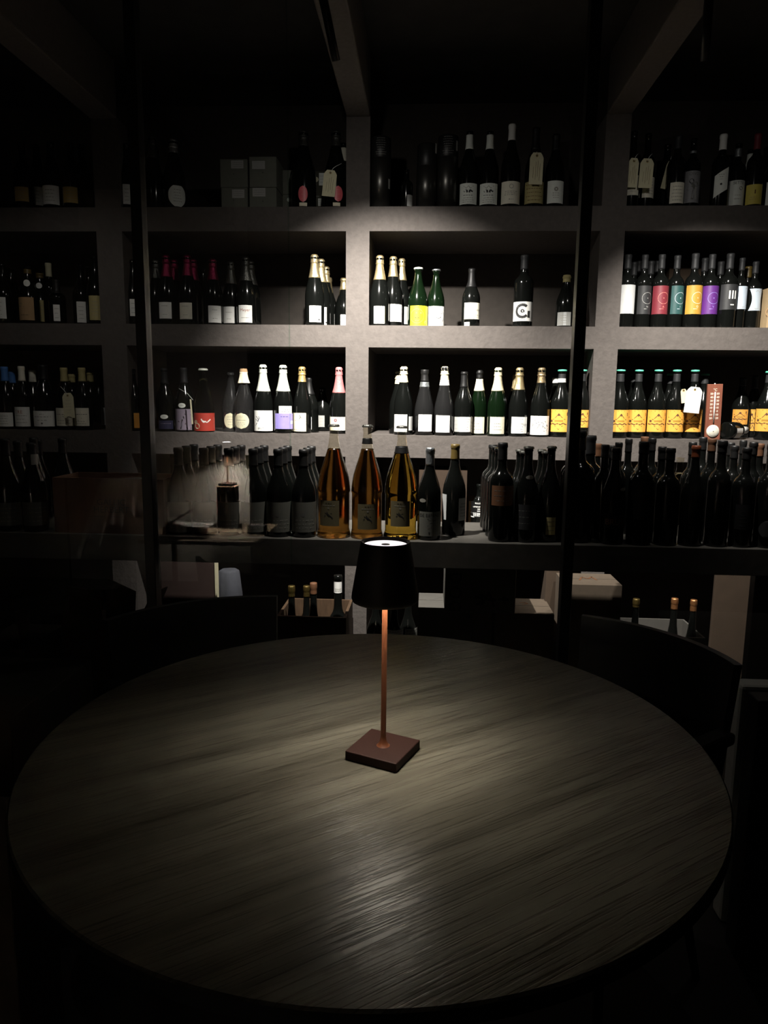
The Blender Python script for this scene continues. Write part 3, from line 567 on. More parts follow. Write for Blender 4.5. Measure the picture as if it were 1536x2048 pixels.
B(311, 522, 'B', .19, 'champagne', 'dark foil sparkling bottle at the back, first right of the left glazing bar', cap=[('foil', 'darkfoil', None, 557)], group=G)
B(332, 512, 'B', .06, 'champagne', 'pink foil sparkling bottle with white label, first from the left', cap=[('foil', 'pink', None, 554)], lab=[(319, 604, 343, 637, 'white', [('lines', 1, .55, .55, .6, 'softink'), ('lines', 1, -.5, -.5, .5, 'softink')])], group=G)
B(348, 521, 'B', .18, 'champagne', 'pink foil sparkling bottle standing behind, without visible label', cap=[('foil', 'pink', None, 561)], group=G)
B(374, 512, 'B', .06, 'champagne', 'pink foil sparkling bottle with white label, second from the left', cap=[('foil', 'pink', None, 552)], lab=[(360, 605, 384, 638, 'ivory', [('lines', 1, .55, .55, .6, 'softink'), ('lines', 1, -.5, -.5, .5, 'softink')])], group=G)
B(386, 520, 'B', .16, 'champagne', 'pink foil sparkling bottle at the back, touching the second labelled one', cap=[('foil', 'pink', None, 561)], group=G)
B(405, 530, 'B', .20, 'champagne', 'dark sparkling bottle at the back showing a white label sliver', lab=[(395, 612, 405, 645, 'white', plain(3))], group=G)
B(425, 520, 'B', .06, 'champagne', 'pink foil sparkling bottle with white label, third from the left', cap=[('foil', 'pink', None, 560)], lab=[(417, 611, 442, 645, 'white', [('lines', 1, .5, .5, .6, 'softink'), ('lines', 1, -.5, -.5, .5, 'softink')])], group=G)
B(461, 521, 'B', .06, 'champagne', 'dark silver foil sparkling bottle with white label right of the pink foils', cap=[('foil', 'darkfoil', None, 568)], lab=[(448, 613, 470, 646, 'white', [('lines', 1, .3, .3, .5, 'softink'), ('lines', 1, -.5, -.5, .5, 'softink')])], group=G)
B(491, 516, 'B', .06, 'champagne', 'silver striped sparkling bottle with white red lettered label', cap=[('foil', 'darkfoil', None, 562)], lab=[(478, 610, 504, 645, 'white', [('text', 'Meyer', 0, .45, .006, 'terracotta'), ('lines', 1, -.45, -.45, .6, 'softink')])], group=G)
B(501, 524, 'B', .17, 'champagne', 'silver striped sparkling bottle at the back behind the red lettered one', cap=[('foil', 'darkfoil', None, 570)], r=.046, group=G)
for x, y, dy, d, lb in ((629, 511, .06, 'gold foil sparkling bottle with white label, front of the slanting row', (619, 611, 642, 644)), (642, 520, .15, 'gold foil sparkling bottle, second in the slanting row', (648, 614, 653, 650)),
                        (652, 535, .25, 'gold foil sparkling bottle, third in the slanting row', None), (657, 556, .36, 'gold necked sparkling bottle, last in the slanting row', (661, 627, 673, 651))):
    B(x, y, 'B', dy, 'champagne', d, cap=[('foil' if dy < .3 else 'sleeve', 'palegold', None, y+45 if dy < .2 else y+30, 1)], lab=[(*lb, 'white' if dy < .2 else 'grey', plain(5, .5, 'grey', .6, -.3)+[('disc', .6, -.7, .002, 'ink')])] if lb else [], group=G)
B(688, 557, 'B', .32, 'champagne', 'gold necked sparkling bottle at the back beside the middle upright', cap=[('sleeve', 'palegold', None, 580, 1)], lab=[(681, 629, 697, 652, 'white', plain(3))], group=G)
B(760, 513, 'B', .07, 'champagne', 'gold foil sparkling bottle with bright white label, left of its tall twin', cap=[('foil', 'palegold', None, 560)], lab=[(748, 612, 769, 647, 'white')], group=G)
B(787, 507, 'B', .05, 'champagne', 'tallest gold foil sparkling bottle with wide bright white label', r=.046, cap=[('foil', 'palegold', None, 554)], lab=[(775, 608, 803, 643, 'white')], group=G)
B(804, 515, 'B', .17, 'champagne', 'gold foil sparkling bottle turned sideways behind the wide white label', cap=[('foil', 'palegold', None, 561)], lab=[(800, 612, 805, 652, 'white'), (808, 613, 818, 648, 'grey')], group=G)
B(837, 536, 'B', .05, 'champagne', 'green bottle with bright yellow face label and pale stopper', glass='green', cap=[('disc', 'chalk')], lab=[(821, 611, 855, 653, 'yellow', MOON(-.35, 'midink')+[('line', .82, -.6, .82, .7, .0007, 'softink'), ('path', [(.3, -.6), (.5, -.4), (.4, -.75)], .0008, 'softink')])], group=G)
B(873, 537, 'B', .05, 'champagne', 'green bottle with white round face label, right of the yellow label', glass='green', cap=[('disc', 'greyfoil', None, None, 1)], lab=[(857, 612, 889, 653, 'white', MOON(0, 'midink'))], group=G)
B(944, 538, 'B', .06, 'burgundy', 'dark bottle with cream label and tiny white sticker, middle of the second shelf', r=.040, cap=[('sleeve', 'black', None, 575)], lab=[(929, 605, 959, 638, 'ivory', [('lines', 1, .45, .45, .15, 'softink'), ('text', 'DE MOULIN', .25, .12, .0033, 'midink'), ('lines', 2, -.5, -.8, .8, 'olivepaper')]), (929, 644, 939, 652, 'white')], group=G)
B(1050, 511, 'B', .06, 'bordeaux', 'dark bottle with white label bearing a bold black letter G', r=.0425, cap=[('sleeve', 'darkgrey', None, 539)], lab=[(1027, 603, 1064, 642, 'white', [('ring', -.03, .04, .0130, .0058, 'ink', 46, 318), ('line', .12, -.02, .62, -.02, .0045, 'ink'), ('line', .52, .06, .52, -.66, .0058, 'ink'), ('disc', -.03, .04, .0040, 'ink'), ('lines', 1, -.82, -.82, .25, 'softink')])], group=G)
B(1134, 551, 'B', .06, 'champagne', 'dark bottle with olive stopper and dim grey label by the right glazing bar', cap=[('sleeve', 'olivepaper', None, 564)], lab=[(1115, 624, 1141, 651, 'grey', plain(4)+[('rect', -.05, -.98, .35, .98, 'palegrey')])], group=G)
for x, y, c, d, lb, ops in ((1257, 510, 'palegrey', 'dark bottle with plain white tall label beside the right upright', (1239, 569, 1269, 627), [('ring', .1, .05, .012, .0006, 'palegrey')]),
    (1291, 510, 'darkgrey', 'dark bottle with charcoal ringed label', (1275, 571, 1304, 628), ringed('N', 'grey')), (1325, 510, 'crimson', 'dark bottle with deep red ringed label', (1305, 571, 1337, 628), ringed('A', 'salmon')),
    (1356, 511, 'teal', 'dark bottle with teal ringed label', (1342, 571, 1370, 628), ringed('I', 'paleblue')), (1392, 508, 'goldlabel', 'dark bottle with golden yellow ringed label', (1372, 570, 1405, 628), ringed('O', 'cream')),
    (1426, 509, 'purple', 'dark bottle with purple ringed label', (1405, 571, 1438, 628), ringed('V', 'lilac'))):
    B(x, y, 'B', .055, 'bordeaux', d, cap=[('sleeve', 'darkgrey', None, 538)], lab=[(*lb, c, ops)], group=G)
B(1462, 508, 'B', .055, 'bordeaux', 'dark bottle with grey label printed with three white bars', r=.041, cap=[('sleeve', 'darkgrey', None, 538)], lab=[(1441, 568, 1476, 619, 'darkgrey', [('line', -.12+u, -.15, -.12+u, .5, .0030, 'white') for u in (-.0, .28, .56)]+[('rect', .0, -.66, .36, -.58, 'white')])], group=G)
B(1486, 514, 'B', .055, 'bordeaux', 'dark bottle with pale blue rectangular label', r=.031, cap=[('sleeve', 'darkgrey', None, 541)], lab=[(1474, 572, 1498, 618, 'paleblue', [('path', [(.2, .7), (.4, .85), (.6, .7)], .0008, 'grey'), ('lines', 2, -.8, -.88, .3, 'grey')])], group=G)
B(1513, 521, 'B', .055, 'bordeaux', 'dark bottle with pale blue waisted label', r=.034, cap=[('sleeve', 'darkgrey', None, 547)], lab=[(1498, 577, 1524, 621, 'paleblue', [('path', [(-.2, .7), (0, .85), (.3, .65)], .0008, 'grey'), ('lines', 2, -.8, -.88, .3, 'grey')], 'waist')], group=G)
ORD = ['first', 'second', 'third', 'fourth', 'fifth', 'sixth', 'seventh', 'eighth', 'ninth', 'tenth', 'eleventh', 'twelfth', 'thirteenth', 'fourteenth', 'fifteenth', 'sixteenth', 'seventeenth']
for i, (x, y, dy) in enumerate(((1269, 525, .15), (1279, 517, .145), (1303, 523, .15), (1316, 518, .15), (1411, 517, .15), (1443, 524, .16))):
    B(x, y, 'B', dy, 'bordeaux', '%s grey capsule from left behind the coloured labels' % ORD[i], cap=[('sleeve', 'darkgrey', None, y+26)], group=G, r=.034)
B(1498, 534, 'B', .17, 'bordeaux', 'bottle with olive yellow capsule behind the two pale blue labels', r=.034, cap=[('sleeve', 'waxyellow', None, 555)], group=G)
carton(1331, 517, 1404, 652, D+.31, .17, 'tan carton behind the teal and gold label bottles', m=KRAFT, zb=ZS['B'], group=None)
carton(1533, 575, 1562, 652, D+.03, .14, 'cream and tan carton at the right end of the second shelf', m=mat('cream_carton', (.40, .29, .16), .8, vary=.05), zb=ZS['B'], group=None, ops=[('ring', -.6, -.2, .02, .006, 'tan')])
# small sensor with two green indicator lights on the niche wall
r = tag(empty('indicator_unit', (-.487, D+DEEP, 2.03)), 'tiny dark device with two green lights on the niche back wall', 'sensor'); X_ = atY(657, 490, D+DEEP-.02)
r.location = (X_.x, D+DEEP, X_.z)
mb = MB(); mb.box((-.03, -.016, -.02), (.03, -.0005, .02), BLACKMETAL); mb.build('casing', r, bevel=.002)
for a, b in ((-.004, .003), (.004, -.005)):
    mb = MB(); mb.lathe([(0, .0022), (.0015, .0018), (.0022, 0)], mat('green_led', (.15, 1, .3), .4, emit=2.5), 12, axis=Matrix.Rotation(math.pi/2, 3, 'X')); mb.build('light', r, loc=(a, -.016, b))
# ============ third shelf (C)
G = LOWG
B(8, 734, 'C', .06, 'burgundy', 'dark bottle with blue capsule cut by the left edge, third shelf', cap=[('sleeve', 'skyblue', None, 762)], lab=[(-8, 825, 26, 853, 'white', plain(4))], group=G)
B(23, 743, 'C', .15, 'burgundy', 'dark bottle with dull blue capsule standing behind at far left', cap=[('sleeve', 'skyblue', None, 766)], group=G)
B(42, 733, 'C', .06, 'burgundy', 'dark bottle with white capsule and red lettered white label, third shelf left', cap=[('sleeve', 'ivory', None, 762)], lab=[(28, 814, 60, 853, 'white', [('text', 'TRE', -.2, .5, .0075, 'terracotta'), ('lines', 3, .1, -.6, .7, 'softink')])], group=G)
B(64, 741, 'C', .15, 'burgundy', 'dark bottle with dull white capsule standing behind, third shelf left', cap=[('sleeve', 'ivory', None, 764)], group=G)
B(85, 730, 'C', .06, 'burgundy', 'broad dark bottle with wide white label, third shelf left', r=.050, cap=[('sleeve', 'black', None, 760)], lab=[(67, 822, 109, 853, 'white', [('lines', 1, .55, .55, .2, 'softink'), ('lines', 1, .25, .25, .8, 'midink'), ('lines', 1, -.2, -.2, .5, 'softink'), ('disc', 0, -.6, .002, 'midink')])], group=G)
B(127, 736, 'C', .06, 'burgundy', 'dark bottle with olive capsule and hanging manila tag, third shelf left', cap=[('sleeve', 'olivepaper', None, 763)], lab=[(112, 816, 147, 852, 'ivory', [('lines', 1, .3, .3, .8, 'ink'), ('path', [(-.6, -.2), (0, .1), (.4, -.7)], .001, 'midink'), ('lines', 2, -.4, -.7, .7, 'softink')])], group=G)
B(143, 749, 'C', .15, 'burgundy', 'dark bottle with dull olive capsule behind the manila tag', cap=[('sleeve', 'olivepaper', None, 765)], group=G)
B(163, 736, 'C', .06, 'burgundy', 'dark bottle with olive capsule and wide lettered label right of the tag', cap=[('sleeve', 'olivepaper', None, 763)], lab=[(149, 816, 178, 852, 'ivory', [('lines', 1, .3, .3, .8, 'ink'), ('path', [(-.7, .0), (-.2, -.4), (.2, -.1)], .001, 'midink'), ('lines', 2, -.5, -.75, .7, 'softink')])], group=G)
B(180, 745, 'C', .15, 'burgundy', 'dark bottle with greyish capsule at the back near the left upright', cap=[('sleeve', 'olivepaper', None, 764)], group=G)
B(196, 736, 'C', .06, 'burgundy', 'dark bottle with dark capsule and pale grey label by the left upright, third shelf', cap=[('sleeve', 'black', None, 764)], lab=[(185, 815, 211, 850, 'palegrey', plain(4))], group=G)
price_tag(126, 786, 148, 836, D-.005, 'small manila tag on the left bay of the third shelf', knot=(121, 773), tilt=2, ops=[('lines', 5, .4, -.6, .6, 'softink'), ('path', [(-.5, -.95), (-.1, -.9), (.4, -.98)], .003, 'ink')])
B(264, 738, 'C', .06, 'burgundy', 'dark bottle with orange label half hidden by the left glazing bar', lab=[(268, 826, 283, 856, 'orange')], group=G)
B(328, 737, 'C', .06, 'burgundy', 'dark bottle with oval neck sticker and dark blue label', cap=[('sleeve', 'darkgrey', None, 768)], lab=[(321, 829, 336, 838, 'chalk', [('lines', 1, 0, 0, .5, 'softink')], 'oval'), (318, 841, 346, 858, 'navy', [('lines', 1, .3, .3, .7, 'mauve')])], group=G)
B(367, 736, 'C', .055, 'burgundy', 'dark bottle with mauve label of bold dark brush strokes', cap=[('sleeve', 'darkgrey', None, 766)], lab=[(357, 806, 371, 816, 'chalk', [('lines', 1, 0, 0, .5, 'softink')], 'oval'), (352, 818, 383, 860, 'mauve', [('path', [(-.9, -.95), (-.4, -.2), (.3, .5), (.9, .8)], .0035, 'ink'), ('path', [(-.2, -.9), (0, 0), (.9, .45)], .0030, 'ink'), ('path', [(-.5, -.2), (.3, -.4), (.9, -.85)], .0035, 'ink'), ('path', [(.1, .3), (.5, -.9)], .0025, 'ink')])], group=G)
mb = MB(); a = atY(372, 778, D+.01); c = atY(386, 800, D-.0); mb.tube([Vector(atY(358, 777, D+.01)), Vector(atY(375, 787, D+.005)), Vector(c)], .0009, C('white'), 6)
rr = tag(empty('price_tag', atY(387, 822, D-.005)), 'thin tag seen edge on between the mauve and red label bottles', 'tag', 'manila tags hung on bottles'); cc = rr.location.copy()
for i, q in enumerate(mb.v): mb.v[i] = tuple(Vector(q)-cc)
mb.build('string', rr); mb = MB(); mb.box((-.0035, -.02, -.058), (.0035, -.0190, .052), C('tagcream'), rot=Matrix.Rotation(math.radians(-3), 3, 'Y')); mb.build('card', rr)
B(406, 738, 'C', .06, 'cone', 'clear olive wine bottle with red label and white crown cap', glass='olive', fill=.86, r=.0500, cap=[('crown', 'whitefoil')], lab=[(388, 826, 434, 862, 'red', [('path', [(-.2, .35), (-.15, .15), (0, .05), (.25, .08), (.4, .3)], .0025, 'white'), ('path', [(-.15, .1), (-.05, -.05), (.05, .05), (.15, -.05), (.25, .05)], .0018, 'white'), ('line', .75, -.75, .75, .55, .0016, 'salmon'), ('disc', -.62, .0, .0045, 'tagcream'), ('disc', -.5, -.45, .0068, 'tagcream')])], group=G)
B(461, 745, 'C', .11, 'champagne', 'smoky bottle with half seen round cream label', glass='grey', lab=[(449, 826, 473, 857, 'tagcream', [('lines', 4, .5, -.5, .5, 'softink')], 'oval')], group=G)
B(487, 738, 'C', .055, 'champagne', 'smoky bottle with round cream label and cream cloth tied over its top', glass='grey', cap=[('sleeve', 'tan', None, 745), ('wrap', 'cream', 744, 766)], lab=[(471, 826, 498, 858, 'tagcream', [('lines', 2, .6, .4, .25, 'softink'), ('lines', 1, .1, .1, .8, 'midink'), ('lines', 3, -.2, -.6, .6, 'softink')], 'oval')], group=G)
B(526, 731, 'C', .05, 'champagne', 'white foil sparkling bottle with white label of blue twigs', cap=[('foil', 'whitefoil', None, 783)], lab=[(508, 821, 545, 862, 'white', TWIG)], group=G)
B(566, 732, 'C', .05, 'champagne', 'white foil sparkling bottle with lilac label under a white sticker', r=.044, cap=[('foil', 'whitefoil', None, 783)], lab=[(558, 812, 583, 827, 'white', [('lines', 3, .5, -.5, .8, 'midink')]), (551, 827, 585, 858, 'lilac', [('line', -.9, .75, .9, .75, .0006, 'navy'), ('lines', 1, .6, .6, .4, 'navy')]+[('line', -.85, v, .85, v, .0005, 'mauve') for v in (.3, .0, -.3, -.6)]+[('rect', .65, -.35, .98, .05, 'white')])], group=G)
B(604, 735, 'C', .06, 'champagne', 'gold foil sparkling bottle with cream label, right of the lilac one', r=.044, cap=[('foil', 'gold', None, 764)], lab=[(586, 826, 612, 863, 'cream', [('path', [(.25, .8), (.35, .5), (.2, .35)], .0015, 'midink'), ('path', [(.35, .6), (.5, .4)], .0012, 'midink'), ('lines', 1, .2, .2, .5, 'softink'), ('lines', 1, -.8, -.8, .7, 'softink')])], group=G)
B(618, 756, 'C', .16, 'magnum', 'broad dark bottle with slanting white label behind the gold foil one', r=.047, cap=[('sleeve', 'black', None, 790)], lab=[(615, 834, 623, 859, 'white', [('line', 0, -.7, 0, .6, .001, 'softink')])], group=G)
B(645, 775, 'C', .30, 'champagne', 'dark bottle with dim grey label far back on the third shelf', lab=[(637, 831, 649, 854, 'grey', plain(3))], group=G)
B(678, 736, 'C', .07, 'champagne', 'rose foil sparkling bottle with cream label beside the middle upright', r=.0405, cap=[('foil', 'rose', None, 786)], lab=[(659, 834, 690, 861, 'ivory', [('disc', .0, .50, .0035, 'crimson'), ('disc', .0, .50, .0015, 'ivory')])], group=G)
B(808, 735, 'C', .06, 'champagne', 'cream foil sparkling bottle with white label, first right of the middle upright', cap=[('foil', 'creamfoil', None, 765)], lab=[(789, 829, 814, 864, 'white'), (817, 833, 825, 861, 'palegrey', [('line', 0, -.8, 0, .8, .0014, 'softink')])], group=G)
B(798, 744, 'C', .15, 'champagne', 'cream foil sparkling bottle peeping out behind the first cream foil one', cap=[('foil', 'creamfoil', None, 768)], group=G)
B(850, 740, 'C', .06, 'cone', 'smoky dark topped bottle with grey neck band and white label', glass='grey', cap=[('sleeve', 'black', None, 763), ('sleeve', 'greyfoil', 764, 774, 1)], lab=[(837, 829, 863, 863, 'white', [('lines', 3, .4, -.6, .3, 'palegrey')])], group=G)
B(890, 735, 'C', .055, 'cone', 'smoky bottle with crumpled cream foil and white neck band', glass='grey', cap=[('foil', 'creamfoil', None, 760), ('sleeve', 'white', 760, 771)], lab=[(872, 831, 899, 865, 'white', [('lines', 1, .1, .1, .5, 'softink'), ('lines', 1, -.2, -.2, .15, 'softink'), ('lines', 1, -.75, -.75, .5, 'palegrey')])], group=G)
B(929, 744, 'C', .07, 'burgundy', 'dark round shouldered bottle with two toned grey and white label', cap=[('sleeve', 'black', None, 775)], lab=[(908, 834, 919, 864, 'grey', plain(3)), (917, 834, 941, 864, 'white', [('lines', 5, .7, -.7, .7, 'softink')])], group=G)
B(960, 740, 'C', .055, 'champagne', 'green bottle with dark top, cream collar and cream label', glass='green', cap=[('sleeve', 'black', None, 757), ('sleeve', 'cream', 758, 782)], lab=[(942, 834, 968, 867, 'cream', fancy())], group=G)
B(997, 737, 'C', .055, 'champagne', 'cream foil sparkling bottle with cream round cornered label', glass='green', cap=[('foil', 'creamfoil', None, 782)], lab=[(980, 834, 1008, 868, 'cream', fancy())], group=G)
B(1040, 737, 'C', .055, 'champagne', 'silver and beige foil sparkling bottle with white script label', cap=[('foil', 'palegold', None, 780)], lab=[(1023, 834, 1053, 867, 'white', [('lines', 1, .75, .75, .5, 'softink'), ('text', 'Ancel Muge', 0, .12, .0055, 'grey'), ('lines', 3, -.2, -.75, .5, 'softink')])], group=G)
B(1033, 750, 'C', .16, 'champagne', 'pale capsule bottle just behind the white script label one', cap=[('sleeve', 'palegold', None, 782, 1)], group=G)
B(1084, 737, 'C', .05, 'champagne', 'bronze foil bottle with white label of ink drawn leaves', cap=[('foil', 'bronze', None, 766)], lab=[(1061, 832, 1097, 870, 'white', SKETCH)], group=G)
B(1125, 740, 'C', .055, 'burgundy', 'green topped bottle with golden house label left of the right glazing bar', r=.045, cap=[('disc', 'mint'), ('sleeve', 'darkgrey', 748, 757), ('sleeve', 'white', 757, 765)], lab=[(1100, 819, 1138, 864, 'amberlabel', COLONY)], group=G)
B(1112, 756, 'C', .16, 'burgundy', 'white banded bottle behind the green topped golden label one', cap=[('sleeve', 'white', None, 766)], group=G)
B(1166, 740, 'C', .055, 'burgundy', 'golden house label bottle half hidden by the right glazing bar', cap=[('disc', 'mint'), ('sleeve', 'darkgrey', 748, 763)], lab=[(1150, 820, 1177, 855, 'amberlabel', COLONY)], group=G)
for i, (x, l, d) in enumerate(((1242, (1222, 1256), 'first'), (1279, (1255, 1293), 'second'), (1318, (1295, 1333), 'third'), (1355, (1333, 1370), 'fourth'), (1391, (1368, 1407), 'fifth'))):
    B(x, 740, 'C', .055, 'burgundy', '%s green topped bottle with golden house label right of the right upright' % d, r=.0445, cap=[('disc', 'mint'), ('sleeve', 'darkgrey', 748, 764)], lab=[(l[0], 820, l[1], 864, 'amberlabel', COLONY)], group=G)
for i, (x, y) in enumerate(((1268, 752), (1342, 748), (1411, 748))):
    B(x, y, 'C', .15, 'burgundy', '%s dark topped bottle in the row behind the golden house labels' % ORD[i], cap=[('disc', 'mint'), ('sleeve', 'darkgrey', y+5, y+20)] if i else [('sleeve', 'darkgrey', None, 765)], group=G)
B(1487, 756, 'C', .24, 'burgundy', 'dark bottle with notched golden label behind the lying bottle', cap=[('sleeve', 'darkgrey', None, 772)], lab=[(1465, 819, 1495, 849, 'orange', COLONY)], group=G)
B(1512, 750, 'C', .20, 'burgundy', 'golden label bottle second from the right frame edge, third shelf', lab=[(1494, 819, 1512, 862, 'amberlabel', COLONY)], group=G, cap=[('sleeve', 'darkgrey')])
B(1541, 743, 'C', .055, 'burgundy', 'green topped golden label bottle at the right frame edge, third shelf', r=.0445, cap=[('disc', 'mint'), ('sleeve', 'darkgrey', 750, 766)], lab=[(1511, 818, 1553, 863, 'amberlabel', COLONY)], group=G)
price_tag(1371, 774, 1402, 826, D-.004, 'bright white tag hung on the fifth golden label bottle', knot=(1392, 769), tilt=-5, col='white', ops=[])
price_tag(1362, 778, 1374, 806, D+.008, 'narrow cream tag tucked behind the bright white tag', tilt=8, ops=[])
# thermometer board
Yt = D+.006; a, b = atY(1405, 768, Yt), atY(1438, 875, Yt); zb = ZS['C']; H = atY(1418, 768, Yt).z-zb; W = .0635
t = tag(empty('wall_thermometer', (atY(1424, 872, Yt).x, Yt, zb)), 'reddish wooden thermometer board with white dial leaning on the third shelf', 'thermometer')
TH = mat('red_wood', (.22, .075, .045), .5, vary=.12, bump=(40, .1, (4, 1, .3)))
rot = Matrix.Rotation(math.radians(-2.0), 3, 'Y') @ Matrix.Rotation(math.radians(2), 3, 'X')
def trot(m_): m_.v = [tuple(rot @ Vector(q)) for q in m_.v]; return m_
mb = MB(); mb.box((-W/2, -.006, 0), (W/2, .006, H), TH); trot(mb).build('board', t, bevel=.001)
mb = MB(); S = Surf(W, H, 0, (0, -.006, H/2), 0, (1, 0, 0), (0, 0, 1)); ops = [('text', '°C', .02, .80, .0105, 'ivory', 0, .01)]
for i, nn in enumerate(('50', '40', '30', '20', '10', '0', '10', '20')):
    v = .66-i*.125; ops += [('text', nn, -.42, v, .0082, 'ivory', 0, .02), ('text', nn, .42, v, .0082, 'ivory', 0, .02), ('line', -.2, v, -.1, v, .0009, 'ivory'), ('line', .1, v, .2, v, .0009, 'ivory')]
S.draw(mb, ops, .0006); trot(mb).build('scale_numbers', t)
mb = MB(); mb.tube([(0, -.0085, H*.30), (0, -.0085, H*.86)], .0028, C('white'), 10); trot(mb).build('glass_tube', t)
mb = MB(); mb.lathe([(0, .006), (.024, .005), (.0275, 0), (.0275, -.001)], C('ivory'), 40, axis=Matrix.Rotation(math.pi/2, 3, 'X')); mb.v = [(x, y-.006, z+H*.155) for x, y, z in mb.v]
S = Surf(.05, .05, 0, (0, -.0122, H*.155), 0, (1, 0, 0), (0, 0, 1)); S.draw(mb, [('disc', 0, 0, .0022, 'midink'), ('ring', 0, 0, .018, .0008, 'palegrey')], .0005); trot(mb).build('dial', t)
mb = MB(); mb.lathe([(0, .004), (.003, .003), (.003, 0)], C('white'), 12); mb.v = [(x, y, z+H) for x, y, z in mb.v]; trot(mb).build('hanging_stud', t)
# lying bottle
t = tag(empty('wine_bottle', (atY(1448, 855, D+.05).x, D+.03, ZS['C']+.0385)), 'dark bottle lying on its side with white neck label, beside the thermometer', 'bottle', LOWG)
pr = profile('burgundy', .038, .175); ax = Matrix.Rotation(math.radians(40), 3, 'Z') @ Matrix.Rotation(math.pi/2, 3, 'Y')
mb = MB(); mb.lathe(pr+[(0, .175)], GLASS['dark'], 36, axis=ax); mb.build('glass_body', t)
mb = MB(); S = Surf(.05, .05, .0388, (0, 0, .05), math.radians(20)); S.patch(mb, C('palegrey'), 'rect'); S.draw(mb, plain(3)); mb.v = [tuple(ax @ Vector(q)) for q in mb.v]; mb.build('label', t)
mb = MB(); mb.lathe([(.0150, .115), (.0162, .116), (.0160, .172), (0, .177)], C('white'), 28, axis=ax); mb.build('capsule', t)
# ============ counter (K) and its bottles
CZ = ZS['K']; CY0, CY1 = 2.45, 2.87
t = tag(empty('display_counter', (0, CY0, 0)), 'long dark display counter crowded with bottles behind the glass partition', 'counter')
mb = MB(); mb.box((XL+.002, 0, CZ-.092), (XR-.002, CY1-CY0, CZ), COUNTERM); mb.build('counter_top', t, bevel=.002)
for x, lw in ((-2.6, .07), (-1.9, .07), (atY(1503, 1240, 2.50).x, .34), (2.4, .07)):
    mb = MB(); mb.box((x, .05, 0), (x+lw, .09 if lw > .1 else CY1-CY0-.03, CZ-.0925), COUNTERM); mb.build('leg', t, bevel=.002)
KG = 'bottles standing on the counter'
BACKL = 'dark wine bottle in the back rows left of the magnums, showing only its capsule'
for i, (x, y, dy, l) in enumerate(((13, 878, .05, (-6, 1006, 42, 1052)), (66, 886, .05, (47, 1005, 100, 1052)))):
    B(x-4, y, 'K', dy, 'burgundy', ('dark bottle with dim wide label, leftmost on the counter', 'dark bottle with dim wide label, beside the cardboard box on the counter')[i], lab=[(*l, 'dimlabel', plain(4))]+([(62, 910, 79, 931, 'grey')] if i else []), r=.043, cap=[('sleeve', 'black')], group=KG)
for i, (x, y, dy) in enumerate(((41, 882, .15), (73, 876, .25), (82, 881, .30), (130, 877, .345))):
    B(x-6, y, 'K', dy, 'burgundy', 'unlabelled dark bottle, %s of the back group at far left of the counter' % ORD[i], group=KG, cap=[('sleeve', 'black')])
# cardboard case, open at the top
def open_box(name, x0, y0, x1, y1, Y, depth, zb, label, m, ops=(), wall=.005, cat='box', group=None, rz=0):
    a, b = atY(x0, y0, Y), atY(x1, y0, Y); W = b.x-a.x; H = a.z-zb; r = tag(empty(name, ((a.x+b.x)/2, Y+depth/2, zb), rz), label, cat, group)
    mb = MB(); w2, d2 = W/2, depth/2
    mb.box((-w2, -d2, 0), (w2, -d2+wall, H), m); mb.box((-w2, d2-wall, 0), (w2, d2, H), m); mb.box((-w2, -d2+wall, 0), (-w2+wall, d2-wall, H), m); mb.box((w2-wall, -d2+wall, 0), (w2, d2-wall, H), m); mb.box((-w2+wall, -d2+wall, 0), (w2-wall, d2-wall, wall), m)
    mb.build('box_body', r)
    if ops:
        S = Surf(W, H, 0, (0, -d2, H/2), 0, (1, 0, 0), (0, 0, 1)); mb = MB(); S.draw(mb, ops, .0008); mb.build('print', r)
    return r, W, H
BB, W_, H_ = open_box('cardboard_box', 104, 955, 326, 957, CY0+.02, .19, CZ, 'open cardboard wine case with faint printed name standing on the counter', mat('dim_kraft', (.16, .085, .055), .85, vary=.08), ops=[('text', 'GALLIC', .05, .15, .022, 'ink'), ('text', 'HERBERT', .05, -.12, .022, 'ink'), ('lines', 1, -.38, -.38, .35, 'ink')])
b_ = tag(empty('black_bag', (BB.location.x+.06, CY0+.115, CZ+.006)), 'crumpled black bag inside the open cardboard wine case', 'bag'); mb = MB()
mb.lathe([(0, 0), (.06, .0), (.070, .06), (.066, .14), (.05, H_-.018), (0, H_-.010)], mat('black_plastic', (.01, .01, .01), .35), 30, wob=lambda a, z: .16*math.sin(a*3+z*20)+.05*math.sin(a*7)); mb.build('bag_body', b_)
# six columns three deep left of the magnums
cols = [356, 407, 457, 506, 556, 607]; tops = [893, 895, 896, 897, 897, 897]
for i, (x, y) in enumerate(zip(cols, tops)):
    X = atY(x, y, 2.51).x
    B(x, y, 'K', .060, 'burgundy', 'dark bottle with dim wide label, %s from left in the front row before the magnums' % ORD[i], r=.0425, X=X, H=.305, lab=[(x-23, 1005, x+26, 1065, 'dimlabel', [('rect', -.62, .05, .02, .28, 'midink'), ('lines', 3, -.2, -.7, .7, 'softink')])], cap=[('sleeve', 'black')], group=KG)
    for k in (1, 2):
        B(x, y, 'K', .060+.088*k, 'burgundy', 'dark capsuled bottle, %s deep in the %s column before the magnums' % (ORD[k], ORD[i]), r=.0415, X=X, H=.305, cap=[('sleeve', 'black')], group='dark bottles in rows left of the magnums')
BIRD = [('lines', 1, .80, .80, .4, 'ink'), ('lines', 1, .62, .62, .7, 'softink'), ('ring', 0, .42, .0012, .001, 'softink'), ('path', [(-.35, .02), (-.05, -.12), (.30, .0)], .0018, 'ink'), ('path', [(-.4, -.22), (-.05, -.12), (.1, -.18), (.38, -.36)], .0022, 'ink'), ('path', [(-.15, .1), (.05, -.2)], .0016, 'ink')]
LCOL = 'dimolive'
